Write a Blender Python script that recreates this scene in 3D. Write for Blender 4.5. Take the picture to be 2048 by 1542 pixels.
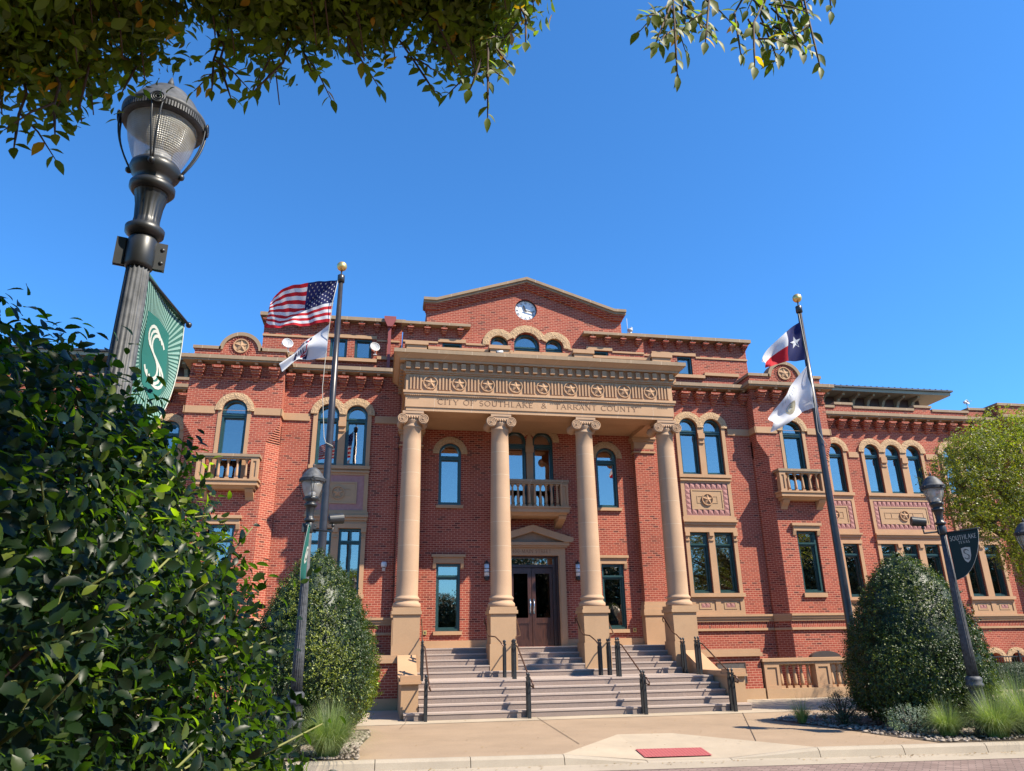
import bpy, math, random
import numpy as np
from mathutils import Vector, Matrix
from mathutils.geometry import tessellate_polygon

for o in list(bpy.data.objects):
    bpy.data.objects.remove(o)
scene = bpy.context.scene
COL = scene.collection
rnd = random.Random(7)
PI = math.pi

# ------------------------------------------------------------------ camera
def cam_axes(p, y, r):
    f = Vector((math.sin(y)*math.cos(p), math.cos(y)*math.cos(p), math.sin(p)))
    rt = Vector((math.cos(y), -math.sin(y), 0)); up = rt.cross(f)
    c, s = math.cos(r), math.sin(r)
    return rt*c + up*s, up*c - rt*s, -f
cam_d = bpy.data.cameras.new('camera')
cam = bpy.data.objects.new('camera', cam_d); COL.objects.link(cam)
ax = cam_axes(0.342201, 0.178167, -0.0156799)
mw = Matrix.Identity(4)
for i, a in enumerate(ax):
    for j in range(3): mw[j][i] = a[j]
mw[0][3], mw[1][3], mw[2][3] = 0, 0, 1.7
cam.matrix_world = mw
cam_d.sensor_width = 36; cam_d.lens = 36*1450/2048
cam_d.clip_start = 0.05; cam_d.clip_end = 3000
scene.camera = cam

# ------------------------------------------------------------------ light
SUN = Vector((1.40, -1.0, 1.86)).normalized()
w = bpy.data.worlds.new('World'); scene.world = w; w.use_nodes = True
nt = w.node_tree; nt.nodes.clear()
sky = nt.nodes.new('ShaderNodeTexSky'); sky.sky_type = 'NISHITA'; sky.sun_disc = False
sky.sun_elevation = math.asin(SUN.z); sky.sun_rotation = math.atan2(SUN.x, SUN.y)
sky.altitude = 200; sky.air_density = 1.0; sky.dust_density = 0.15; sky.ozone_density = 4.0
tm = nt.nodes.new('ShaderNodeMix'); tm.data_type = 'RGBA'; tm.blend_type = 'MULTIPLY'; tm.inputs[0].default_value = 1.0
tm.inputs[7].default_value = (0.58, 1.24, 1.74, 1)     # a deeper, more saturated blue, as a phone camera records it
bg = nt.nodes.new('ShaderNodeBackground'); bg.inputs[1].default_value = 0.0705
wo = nt.nodes.new('ShaderNodeOutputWorld')
nt.links.new(sky.outputs[0], tm.inputs[6]); nt.links.new(tm.outputs[2], bg.inputs[0]); nt.links.new(bg.outputs[0], wo.inputs[0])
sd = bpy.data.lights.new('sun', 'SUN'); sd.energy = 5.0; sd.angle = math.radians(0.53); sd.color = (1.0, 0.905, 0.745)
so = bpy.data.objects.new('sun', sd); COL.objects.link(so)
so.rotation_euler = SUN.to_track_quat('Z', 'Y').to_euler()
vs = scene.view_settings
vs.view_transform = 'Standard'; vs.look = 'None'; vs.gamma = 1; vs.exposure = 1.16
scene.render.film_transparent = False
scene.cycles.max_bounces = 8; scene.cycles.transparent_max_bounces = 12
scene.cycles.diffuse_bounces = 4; scene.cycles.glossy_bounces = 3
scene.cycles.caustics_reflective = False; scene.cycles.caustics_refractive = False

# ------------------------------------------------------------------ material helpers
MATS = {}
class NT:
    def __init__(s, name):
        s.m = bpy.data.materials.new(name); s.m.use_nodes = True
        s.t = s.m.node_tree; s.t.nodes.clear()
        s.out = s.n('ShaderNodeOutputMaterial')
        MATS[name] = s.m
    def n(s, typ, **kw):
        nd = s.t.nodes.new(typ)
        for k, v in kw.items():
            if isinstance(k, str) and hasattr(nd, k): setattr(nd, k, v)
        return nd
    def l(s, a, b): s.t.links.new(a, b)
    def principled(s, color=None, rough=0.7, metal=0.0, spec=0.5):
        b = s.n('ShaderNodeBsdfPrincipled')
        if color is not None: b.inputs['Base Color'].default_value = (*color, 1)
        b.inputs['Roughness'].default_value = rough; b.inputs['Metallic'].default_value = metal
        b.inputs['Specular IOR Level'].default_value = spec
        s.l(b.outputs[0], s.out.inputs[0]); return b
    def coord(s): return s.n('ShaderNodeTexCoord').outputs['Object']
    def noise(s, scale, detail=4, rough=0.55, vec=None, stretch=None):
        v = vec if vec is not None else s.coord()
        if stretch:
            mp = s.n('ShaderNodeMapping'); mp.inputs['Scale'].default_value = stretch
            s.l(v, mp.inputs['Vector']); v = mp.outputs[0]
        nd = s.n('ShaderNodeTexNoise'); nd.inputs['Scale'].default_value = scale
        nd.inputs['Detail'].default_value = detail; nd.inputs['Roughness'].default_value = rough
        s.l(v, nd.inputs['Vector']); return nd.outputs['Fac']
    def ramp(s, fac, stops):
        r = s.n('ShaderNodeValToRGB'); e = r.color_ramp.elements
        while len(e) < len(stops): e.new(0.5)
        for i, (p, c) in enumerate(stops):
            e[i].position = p; e[i].color = (*c, 1) if len(c) == 3 else c
        s.l(fac, r.inputs[0]); return r.outputs[0]
    def mix(s, a, b, fac, mode='MIX'):
        m = s.n('ShaderNodeMix'); m.data_type = 'RGBA'; m.blend_type = mode
        for inp, val in ((0, fac), (6, a), (7, b)):
            if isinstance(val, (int, float)): m.inputs[inp].default_value = val
            elif isinstance(val, tuple): m.inputs[inp].default_value = (*val, 1)
            else: s.l(val, m.inputs[inp])
        return m.outputs[2]
    def bump(s, bsdf, h, strength=0.3, dist=0.02):
        b = s.n('ShaderNodeBump'); b.inputs['Strength'].default_value = strength
        b.inputs['Distance'].default_value = dist
        s.l(h, b.inputs['Height']); s.l(b.outputs[0], bsdf.inputs['Normal'])
def g3(v): return (v, v, v)
KA = 0.80
def ka(c): return tuple(v*KA for v in c)

def simple(name, c1, c2=None, scale=6, rough=0.7, metal=0.0, bump=0.0, spec=0.5, detail=5, stretch=None):
    if metal < .5: c1 = ka(c1); c2 = ka(c2) if c2 else None
    s = NT(name); b = s.principled(c1, rough, metal, spec)
    if c2:
        f = s.noise(scale, detail, stretch=stretch)
        s.l(s.ramp(f, [(0.32, c1), (0.7, c2)]), b.inputs['Base Color'])
        if bump: s.bump(b, f, bump)
    return s.m

def brick_mat(name, ca, cb, cd, mortar, bw=0.2, rh=0.072, msize=0.0085, vertical=False):
    ca, cb, cd, mortar = ka(ca), ka(cb), ka(cd), ka(mortar)
    s = NT(name); b = s.principled(rough=0.85, spec=0.25)
    sep = s.n('ShaderNodeSeparateXYZ'); s.l(s.coord(), sep.inputs[0])
    ge = s.n('ShaderNodeNewGeometry'); sn_ = s.n('ShaderNodeSeparateXYZ'); s.l(ge.outputs['True Normal'], sn_.inputs[0])
    m1 = s.n('ShaderNodeMath'); m1.operation = 'MULTIPLY'; s.l(sep.outputs[0], m1.inputs[0]); s.l(sn_.outputs[1], m1.inputs[1])
    m2 = s.n('ShaderNodeMath'); m2.operation = 'MULTIPLY'; s.l(sep.outputs[1], m2.inputs[0]); s.l(sn_.outputs[0], m2.inputs[1])
    add = s.n('ShaderNodeMath'); add.operation = 'SUBTRACT'; s.l(m2.outputs[0], add.inputs[0]); s.l(m1.outputs[0], add.inputs[1])
    cmb = s.n('ShaderNodeCombineXYZ')
    if vertical: s.l(sep.outputs[2], cmb.inputs[0]); s.l(add.outputs[0], cmb.inputs[1])
    else: s.l(add.outputs[0], cmb.inputs[0]); s.l(sep.outputs[2], cmb.inputs[1])
    t = s.n('ShaderNodeTexBrick'); s.l(cmb.outputs[0], t.inputs['Vector'])
    t.inputs['Scale'].default_value = 1; t.inputs['Mortar Size'].default_value = msize
    t.inputs['Mortar Smooth'].default_value = 0.1; t.inputs['Bias'].default_value = 0.0
    t.inputs['Brick Width'].default_value = bw; t.inputs['Row Height'].default_value = rh
    t.inputs['Color1'].default_value = (0, 0, 0, 1); t.inputs['Color2'].default_value = (1, 1, 1, 1)
    t.inputs['Mortar'].default_value = (0.5, 0.5, 0.5, 1)
    col = s.ramp(t.outputs['Color'], [(0.0, cd), (0.03, cd), (0.13, cb), (0.35, ca), (0.6, cb), (0.82, ca), (1.0, tuple(v*1.10 for v in ca))])
    big = s.noise(0.55, 5)
    col = s.mix(col, s.mix(col, (0.60, 0.55, 0.52), 1.0, 'MULTIPLY'), s.ramp(big, [(0.45, g3(0)), (0.75, g3(0.5))]))
    st_ = s.noise(1.0, 6, 0.65, stretch=(2.6, 2.6, 0.16)); col = s.mix(col, s.mix(col, (0.66, 0.62, 0.60), 1.0, 'MULTIPLY'), s.ramp(st_, [(0.52, g3(0)), (0.72, g3(0.6))]))
    fine = s.noise(60, 3)
    col = s.mix(col, s.ramp(fine, [(0.3, g3(0.75)), (0.7, g3(1.15))]), 0.55, 'MULTIPLY')
    mt = s.mix(mortar, (mortar[0]*.6, mortar[1]*.6, mortar[2]*.6), s.ramp(big, [(0.3, g3(0)), (0.8, g3(0.7))]))
    col = s.mix(col, mt, t.outputs['Fac'])
    s.l(col, b.inputs['Base Color'])
    inv = s.n('ShaderNodeMath'); inv.operation = 'SUBTRACT'; inv.inputs[0].default_value = 1
    s.l(t.outputs['Fac'], inv.inputs[1]); s.bump(b, inv.outputs[0], 0.5, 0.006)
    return s.m
BA, BB, BD, BM = (0.38, 0.080, 0.048), (0.31, 0.061, 0.039), (0.15, 0.038, 0.029), (0.62, 0.30, 0.20)
brick_mat('brick', BA, BB, BD, BM)
brick_mat('brick_upright', BA, BB, BD, BM, 0.2, 0.072, 0.0075, True)

def stone_mat(name, c, stain=0.3, joints=0.0, bumpy=0.12, rough=0.8):
    c = ka(c)
    s = NT(name); b = s.principled(rough=rough, spec=0.25)
    f = s.noise(1.3, 6); col = s.ramp(f, [(0.3, tuple(v*0.86 for v in c)), (0.7, c)])
    f2 = s.noise(45, 3); col = s.mix(col, s.ramp(f2, [(0.25, g3(0.86)), (0.75, g3(1.08))]), 0.6, 'MULTIPLY')
    f3 = s.noise(2.2, 6, 0.7, stretch=(1.6, 1.6, 0.35))
    col = s.mix(col, (0.15, 0.115, 0.08), s.ramp(f3, [(0.52, g3(0)), (0.8, g3(stain))]))
    if joints:
        sep = s.n('ShaderNodeSeparateXYZ'); s.l(s.coord(), sep.inputs[0])
        add = s.n('ShaderNodeMath'); add.operation = 'ADD'
        s.l(sep.outputs[0], add.inputs[0]); s.l(sep.outputs[1], add.inputs[1])
        cmb = s.n('ShaderNodeCombineXYZ'); s.l(add.outputs[0], cmb.inputs[0]); cmb.inputs[1].default_value = 25
        t = s.n('ShaderNodeTexBrick'); s.l(cmb.outputs[0], t.inputs['Vector']); t.offset = 0
        t.inputs['Scale'].default_value = 1; t.inputs['Mortar Size'].default_value = 0.006
        t.inputs['Brick Width'].default_value = joints; t.inputs['Row Height'].default_value = 50
        col = s.mix(col, (0.50, 0.37, 0.26), t.outputs['Fac'])
    s.l(col, b.inputs['Base Color']); s.bump(b, f2, bumpy, 0.01)
    return s.m
SC = (0.52, 0.315, 0.18)
stone_mat('stone', SC, 0.16)
stone_mat('stone_jointed', (0.56, 0.345, 0.20), 0.14, 1.25)
stone_mat('stone_coping', (0.36, 0.255, 0.165), 0.6, 1.1)
stone_mat('stone_pale', (0.50, 0.32, 0.185), 0.08)
stone_mat('stone_column', (0.52, 0.34, 0.215), 0.1, bumpy=0.05)
stone_mat('letter_shade_stone', (0.20, 0.11, 0.065), 0.1)  # darker tone painted for the shade of cut letters
stone_mat('stone_joint', (0.62, 0.47, 0.33), 0.0)
stone_mat('tympanum_stone', (0.33, 0.235, 0.165), 0.2)
# carved arch stone: vermiculated relief
s = NT('stone_carved'); b = s.principled(rough=0.85, spec=0.2)
v = s.n('ShaderNodeTexVoronoi'); v.feature = 'DISTANCE_TO_EDGE'; v.inputs['Scale'].default_value = 11
nz = s.n('ShaderNodeTexNoise'); nz.inputs['Scale'].default_value = 6; s.l(s.coord(), nz.inputs['Vector'])
vm = s.n('ShaderNodeVectorMath'); vm.operation = 'MULTIPLY_ADD'
s.l(nz.outputs['Color'], vm.inputs[0]); vm.inputs[1].default_value = (.25, .25, .25); s.l(s.coord(), vm.inputs[2])
s.l(vm.outputs[0], v.inputs['Vector'])
s.l(s.ramp(v.outputs['Distance'], [(0.0, (0.27, 0.17, 0.095)), (0.08, (0.44, 0.295, 0.172))]), b.inputs['Base Color'])
s.bump(b, v.outputs['Distance'], 0.55, 0.05)

# granite steps
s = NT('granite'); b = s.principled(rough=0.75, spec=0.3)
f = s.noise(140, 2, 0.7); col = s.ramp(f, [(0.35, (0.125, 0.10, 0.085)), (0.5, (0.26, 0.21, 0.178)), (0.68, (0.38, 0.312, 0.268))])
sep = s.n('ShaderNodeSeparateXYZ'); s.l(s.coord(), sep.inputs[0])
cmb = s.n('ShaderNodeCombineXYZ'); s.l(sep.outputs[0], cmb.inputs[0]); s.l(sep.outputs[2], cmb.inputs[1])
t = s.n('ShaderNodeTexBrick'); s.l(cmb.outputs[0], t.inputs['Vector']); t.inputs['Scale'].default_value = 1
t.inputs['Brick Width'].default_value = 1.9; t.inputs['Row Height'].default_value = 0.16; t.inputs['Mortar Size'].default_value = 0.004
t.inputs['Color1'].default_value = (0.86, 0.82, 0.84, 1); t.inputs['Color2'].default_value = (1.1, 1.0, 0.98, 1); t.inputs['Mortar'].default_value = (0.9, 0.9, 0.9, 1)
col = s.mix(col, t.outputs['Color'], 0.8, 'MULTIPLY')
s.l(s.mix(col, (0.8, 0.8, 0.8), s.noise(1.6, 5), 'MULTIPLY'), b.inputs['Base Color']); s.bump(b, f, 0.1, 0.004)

simple_late = []
s = NT('granite_sunlit'); b = s.principled(rough=0.7, spec=0.3)  # lighter granite copy, paints in the extra sun the treads catch
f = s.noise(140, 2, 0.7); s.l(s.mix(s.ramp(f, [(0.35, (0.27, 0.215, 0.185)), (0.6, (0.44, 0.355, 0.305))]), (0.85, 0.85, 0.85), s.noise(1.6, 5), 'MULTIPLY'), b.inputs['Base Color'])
def concrete(name, c, grid=None, rough=0.85):
    c = ka(c)
    s = NT(name); b = s.principled(rough=rough, spec=0.25)
    f = s.noise(0.7, 8, 0.65); col = s.ramp(f, [(0.3, tuple(v*0.82 for v in c)), (0.72, tuple(v*1.07 for v in c))])
    f2 = s.noise(90, 3, 0.7); col = s.mix(col, s.ramp(f2, [(0.25, g3(0.72)), (0.75, g3(1.15))]), 0.7, 'MULTIPLY')
    f4 = s.noise(3.2, 7, 0.8); col = s.mix(col, (0.16, 0.13, 0.10), s.ramp(f4, [(0.6, g3(0)), (0.85, g3(0.4))]))
    vo = s.n('ShaderNodeTexVoronoi'); vo.inputs['Scale'].default_value = 1.7; s.l(s.coord(), vo.inputs['Vector'])
    col = s.mix((0.07, 0.055, 0.045), col, s.ramp(vo.outputs['Distance'], [(0.018, g3(0.25)), (0.035, g3(1))]))
    s.l(col, b.inputs['Base Color']); s.bump(b, f2, 0.15, 0.006)
    return s.m
concrete('paving_tan', (0.375, 0.27, 0.18))
concrete('paving_pale', (0.48, 0.39, 0.285))
concrete('kerb_concrete', (0.43, 0.36, 0.275))
concrete('joint_dark', (0.15, 0.11, 0.08))
concrete('soil', (0.10, 0.075, 0.055))
concrete('asphalt', (0.12, 0.115, 0.11))
simple('tactile_red', (0.42, 0.09, 0.09), (0.35, 0.075, 0.075), 30, 0.7)
# herringbone-like road pavers
s = NT('road_brick'); b = s.principled(rough=0.85, spec=0.2)
mp = s.n('ShaderNodeMapping'); mp.inputs['Rotation'].default_value = (0, 0, math.radians(40)); s.l(s.coord(), mp.inputs['Vector'])
t = s.n('ShaderNodeTexBrick'); s.l(mp.outputs[0], t.inputs['Vector']); t.inputs['Scale'].default_value = 1
t.inputs['Brick Width'].default_value = 0.2; t.inputs['Row Height'].default_value = 0.1; t.inputs['Mortar Size'].default_value = 0.007
t.inputs['Color1'].default_value = (0.17, 0.117, 0.10, 1); t.inputs['Color2'].default_value = (0.24, 0.172, 0.148, 1); t.inputs['Mortar'].default_value = (0.10, 0.08, 0.068, 1)
col = s.mix(t.outputs['Color'], s.ramp(s.noise(1.1, 6), [(0.3, g3(0.8)), (0.7, g3(1.15))]), 0.8, 'MULTIPLY')
s.l(col, b.inputs['Base Color'])

# windows
simple('frame_green', (0.018, 0.050, 0.048), (0.025, 0.07, 0.066), 9, 0.32)
def glass_mat(name, base, gcol, tcol):
    s = NT(name); gl = s.n('ShaderNodeBsdfGlossy'); gl.inputs['Roughness'].default_value = 0.015; gl.inputs['Color'].default_value = (*gcol, 1)
    wv = s.noise(1.4, 2)
    bp = s.n('ShaderNodeBump'); bp.inputs['Strength'].default_value = 0.05; bp.inputs['Distance'].default_value = 0.02; s.l(wv, bp.inputs['Height']); s.l(bp.outputs[0], gl.inputs['Normal'])
    tr = s.n('ShaderNodeBsdfTransparent'); tr.inputs['Color'].default_value = (*tcol, 1)
    fr = s.n('ShaderNodeFresnel'); fr.inputs[0].default_value = 1.45
    ad = s.n('ShaderNodeMath'); ad.operation = 'ADD'; ad.inputs[1].default_value = base; s.l(fr.outputs[0], ad.inputs[0])
    mx = s.n('ShaderNodeMixShader'); s.l(ad.outputs[0], mx.inputs[0]); s.l(tr.outputs[0], mx.inputs[1]); s.l(gl.outputs[0], mx.inputs[2]); s.l(mx.outputs[0], s.out.inputs[0])
glass_mat('glass', 0.40, (0.78, 0.66, 0.60), (0.70, 0.72, 0.68))
glass_mat('door_glass', 0.02, (0.6, 0.55, 0.5), (0.4, 0.4, 0.4))
# blinds: horizontal slats
s = NT('blind_slats'); b = s.principled(rough=0.6)
sep = s.n('ShaderNodeSeparateXYZ'); s.l(s.coord(), sep.inputs[0])
mm = s.n('ShaderNodeMath'); mm.operation = 'MULTIPLY'; mm.inputs[1].default_value = 1/0.05; s.l(sep.outputs[2], mm.inputs[0])
fr = s.n('ShaderNodeMath'); fr.operation = 'FRACT'; s.l(mm.outputs[0], fr.inputs[0])
s.l(s.ramp(fr.outputs[0], [(0.0, (0.05, 0.045, 0.035)), (0.22, (0.05, 0.045, 0.035)), (0.3, (0.50, 0.43, 0.30)), (1.0, (0.60, 0.52, 0.36))]), b.inputs['Base Color'])
simple('unlit_black', (0.012, 0.013, 0.014), None)  # near-black colour painting the darkness of unlit rooms and openings
simple('door_wood', (0.035, 0.013, 0.009), (0.085, 0.032, 0.020), 5, 0.35, stretch=(8, 8, 0.8))
simple('door_frame_wood', (0.028, 0.013, 0.011), (0.05, 0.022, 0.016), 6, 0.4)
simple('chrome', (0.8, 0.8, 0.8), None, rough=0.15, metal=1.0)
simple('black_metal', (0.016, 0.018, 0.020), (0.026, 0.028, 0.030), 14, 0.42)
simple('lamp_metal', (0.026, 0.029, 0.033), (0.085, 0.09, 0.10), 16, 0.62, bump=0.12, detail=8)
simple('bronze_rail', (0.085, 0.045, 0.03), (0.15, 0.08, 0.055), 12, 0.35, metal=0.5)
simple('pole_bronze', (0.040, 0.036, 0.038), (0.055, 0.05, 0.05), 8, 0.33, metal=0.5)
simple('gold', (0.80, 0.55, 0.20), (0.62, 0.42, 0.16), 10, 0.38, metal=0.85)
simple('rope', (0.45, 0.42, 0.36), None, rough=0.9)
simple('white_plastic', (0.72, 0.72, 0.72), (0.62, 0.62, 0.62), 8, 0.4)
simple('dish_grey', (0.45, 0.46, 0.48), (0.40, 0.41, 0.43), 8, 0.5)
simple('brass', (0.75, 0.55, 0.2), None, rough=0.4, metal=0.8)
simple('clock_face', (0.85, 0.86, 0.88), None, rough=0.5)
simple('clock_black', (0.02, 0.022, 0.03), None, rough=0.4)
simple('roof_slate', (0.022, 0.028, 0.04), (0.05, 0.055, 0.07), 20, 0.6)
simple('cream_trim', (0.50, 0.39, 0.25), (0.44, 0.34, 0.22), 5, 0.6)
simple('penthouse_brown', (0.13, 0.07, 0.06), (0.16, 0.085, 0.07), 5, 0.8)
simple('pink_tile', (0.36, 0.16, 0.14), (0.43, 0.20, 0.175), 9, 0.6)
simple('downspout_red', (0.26, 0.055, 0.05), (0.3, 0.065, 0.06), 5, 0.5)
simple('plaque_metal', (0.10, 0.085, 0.075), (0.15, 0.125, 0.11), 18, 0.5, metal=0.3)
simple('light_opal', (0.80, 0.80, 0.82), None, rough=0.35)
simple('bark', (0.10, 0.075, 0.055), (0.17, 0.13, 0.10), 14, 0.9, bump=0.5, stretch=(3, 3, 0.7))
simple('twig_bark', (0.055, 0.035, 0.028), (0.10, 0.06, 0.045), 20, 0.85)
simple('twig_green', (0.20, 0.22, 0.05), (0.14, 0.13, 0.05), 12, 0.7)
simple('pebble', (0.13, 0.10, 0.075), (0.38, 0.31, 0.25), 3.1, 0.7, detail=1)
simple('memorial_granite', (0.055, 0.04, 0.035), (0.09, 0.07, 0.06), 60, 0.4)
simple('dry_leaf', (0.22, 0.12, 0.04), (0.34, 0.24, 0.08), 2, 0.7)
# lamp globe: ribbed clear refractor with dirt
def globe_mat(name, col, dirt):
    s = NT(name); b = s.principled(col, 0.18, spec=0.6); 
    sep = s.n('ShaderNodeSeparateXYZ'); s.l(s.coord(), sep.inputs[0])
    at = s.n('ShaderNodeMath'); at.operation = 'ARCTAN2'; s.l(sep.outputs[0], at.inputs[0]); s.l(sep.outputs[1], at.inputs[1])
    m1 = s.n('ShaderNodeMath'); m1.operation = 'MULTIPLY'; m1.inputs[1].default_value = 90; s.l(at.outputs[0], m1.inputs[0])
    sn = s.n('ShaderNodeMath'); sn.operation = 'SINE'; s.l(m1.outputs[0], sn.inputs[0])
    m2 = s.n('ShaderNodeMath'); m2.operation = 'MULTIPLY'; m2.inputs[1].default_value = 520; s.l(sep.outputs[2], m2.inputs[0])
    s2 = s.n('ShaderNodeMath'); s2.operation = 'SINE'; s.l(m2.outputs[0], s2.inputs[0])
    a = s.n('ShaderNodeMath'); a.operation = 'ADD'; s.l(sn.outputs[0], a.inputs[0]); s.l(s2.outputs[0], a.inputs[1])
    f = s.noise(7, 5)
    s.l(s.ramp(f, [(0.35, dirt), (0.62, col)]), b.inputs['Base Color'])
    bp = s.n('ShaderNodeBump'); bp.inputs['Strength'].default_value = 0.5; bp.inputs['Distance'].default_value = 0.003
    s.l(a.outputs[0], bp.inputs['Height']); s.l(bp.outputs[0], b.inputs['Normal'])
    tr = s.n('ShaderNodeBsdfTransparent'); tr.inputs[0].default_value = (0.95, 0.97, 1, 1)
    tl = s.n('ShaderNodeBsdfTranslucent'); tl.inputs[0].default_value = (*col, 1)
    m0 = s.n('ShaderNodeMixShader'); m0.inputs[0].default_value = 0.4; s.l(b.outputs[0], m0.inputs[1]); s.l(tl.outputs[0], m0.inputs[2])
    mx = s.n('ShaderNodeMixShader'); mx.inputs[0].default_value = 0.42
    s.l(m0.outputs[0], mx.inputs[1]); s.l(tr.outputs[0], mx.inputs[2]); s.l(mx.outputs[0], s.out.inputs[0])
globe_mat('globe_glass', (0.62, 0.62, 0.58), (0.34, 0.29, 0.20))

def cloth(name, c, transl=0.35, c2=None):
    c = ka(c)
    s = NT(name); b = s.principled(c, 0.75, spec=0.2)
    tl = s.n('ShaderNodeBsdfTranslucent'); tl.inputs[0].default_value = (*c, 1)
    if c2:
        col = s.ramp(s.noise(5, 3), [(0.3, c), (0.7, c2)]); s.l(col, b.inputs['Base Color'])
    mx = s.n('ShaderNodeMixShader'); mx.inputs[0].default_value = transl
    s.l(b.outputs[0], mx.inputs[1]); s.l(tl.outputs[0], mx.inputs[2]); s.l(mx.outputs[0], s.out.inputs[0])
cloth('cloth_white', (0.80, 0.81, 0.84)); cloth('cloth_red', (0.58, 0.022, 0.035)); cloth('cloth_navy', (0.022, 0.028, 0.12))
cloth('cloth_grey_gold', (0.46, 0.42, 0.32)); cloth('cloth_pale_gold', (0.62, 0.57, 0.42)); cloth('cloth_grey', (0.5, 0.52, 0.56))
cloth('banner_green', (0.045, 0.15, 0.125), 0.2); cloth('banner_teal', (0.035, 0.20, 0.17), 0.3); cloth('banner_cream', (0.72, 0.74, 0.66), 0.3)
cloth('banner_navy', (0.014, 0.040, 0.042), 0.1); cloth('banner_mint', (0.30, 0.50, 0.43), 0.3)

def leaf_mat(name, c1, c2, c3, rough=0.35, transl=0.25, tcol=None, spec=0.5):
    c1, c2, c3 = ka(c1), ka(c2), ka(c3)
    s = NT(name); b = s.principled(c1, rough, spec=spec)
    at = s.n('ShaderNodeAttribute'); at.attribute_name = 'tint'
    col = s.ramp(at.outputs['Fac'], [(0.0, c1), (0.55, c2), (0.82, c2), (0.97, c3)])
    ge = s.n('ShaderNodeNewGeometry'); under = s.mix(s.mix(col, (1.9, 2.1, 1.3), 1.0, 'MULTIPLY'), (0.05, 0.06, 0.02), 0.25)
    col = s.mix(col, under, ge.outputs['Backfacing'])
    s.l(col, b.inputs['Base Color'])
    tl = s.n('ShaderNodeBsdfTranslucent')
    s.l(s.mix(col, tcol or (1.0, 1.3, 0.4), 0.7, 'MULTIPLY') if True else col, tl.inputs[0])
    mx = s.n('ShaderNodeMixShader'); mx.inputs[0].default_value = transl
    s.l(b.outputs[0], mx.inputs[1]); s.l(tl.outputs[0], mx.inputs[2]); s.l(mx.outputs[0], s.out.inputs[0])
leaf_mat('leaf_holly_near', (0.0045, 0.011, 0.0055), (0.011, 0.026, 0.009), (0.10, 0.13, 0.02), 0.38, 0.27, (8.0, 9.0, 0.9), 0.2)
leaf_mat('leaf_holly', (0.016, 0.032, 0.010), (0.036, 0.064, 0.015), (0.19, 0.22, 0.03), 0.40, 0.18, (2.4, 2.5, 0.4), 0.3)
leaf_mat('leaf_elm', (0.055, 0.088, 0.016), (0.12, 0.165, 0.026), (0.36, 0.20, 0.02), 0.5, 0.48, (2.3, 2.3, 0.5), 0.3)
leaf_mat('leaf_gold', (0.065, 0.085, 0.012), (0.19, 0.205, 0.024), (0.34, 0.28, 0.035), 0.42, 0.36, (1.8, 1.9, 0.5))
leaf_mat('leaf_sage', (0.14, 0.19, 0.13), (0.24, 0.30, 0.21), (0.34, 0.40, 0.28), 0.7, 0.15, (1, 1.1, .8))
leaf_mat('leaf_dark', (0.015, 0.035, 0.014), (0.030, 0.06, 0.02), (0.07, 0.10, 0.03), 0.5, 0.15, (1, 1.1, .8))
leaf_mat('grass_blade', (0.10, 0.14, 0.045), (0.21, 0.26, 0.11), (0.45, 0.43, 0.26), 0.55, 0.3, (1.4, 1.5, 0.6))

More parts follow.
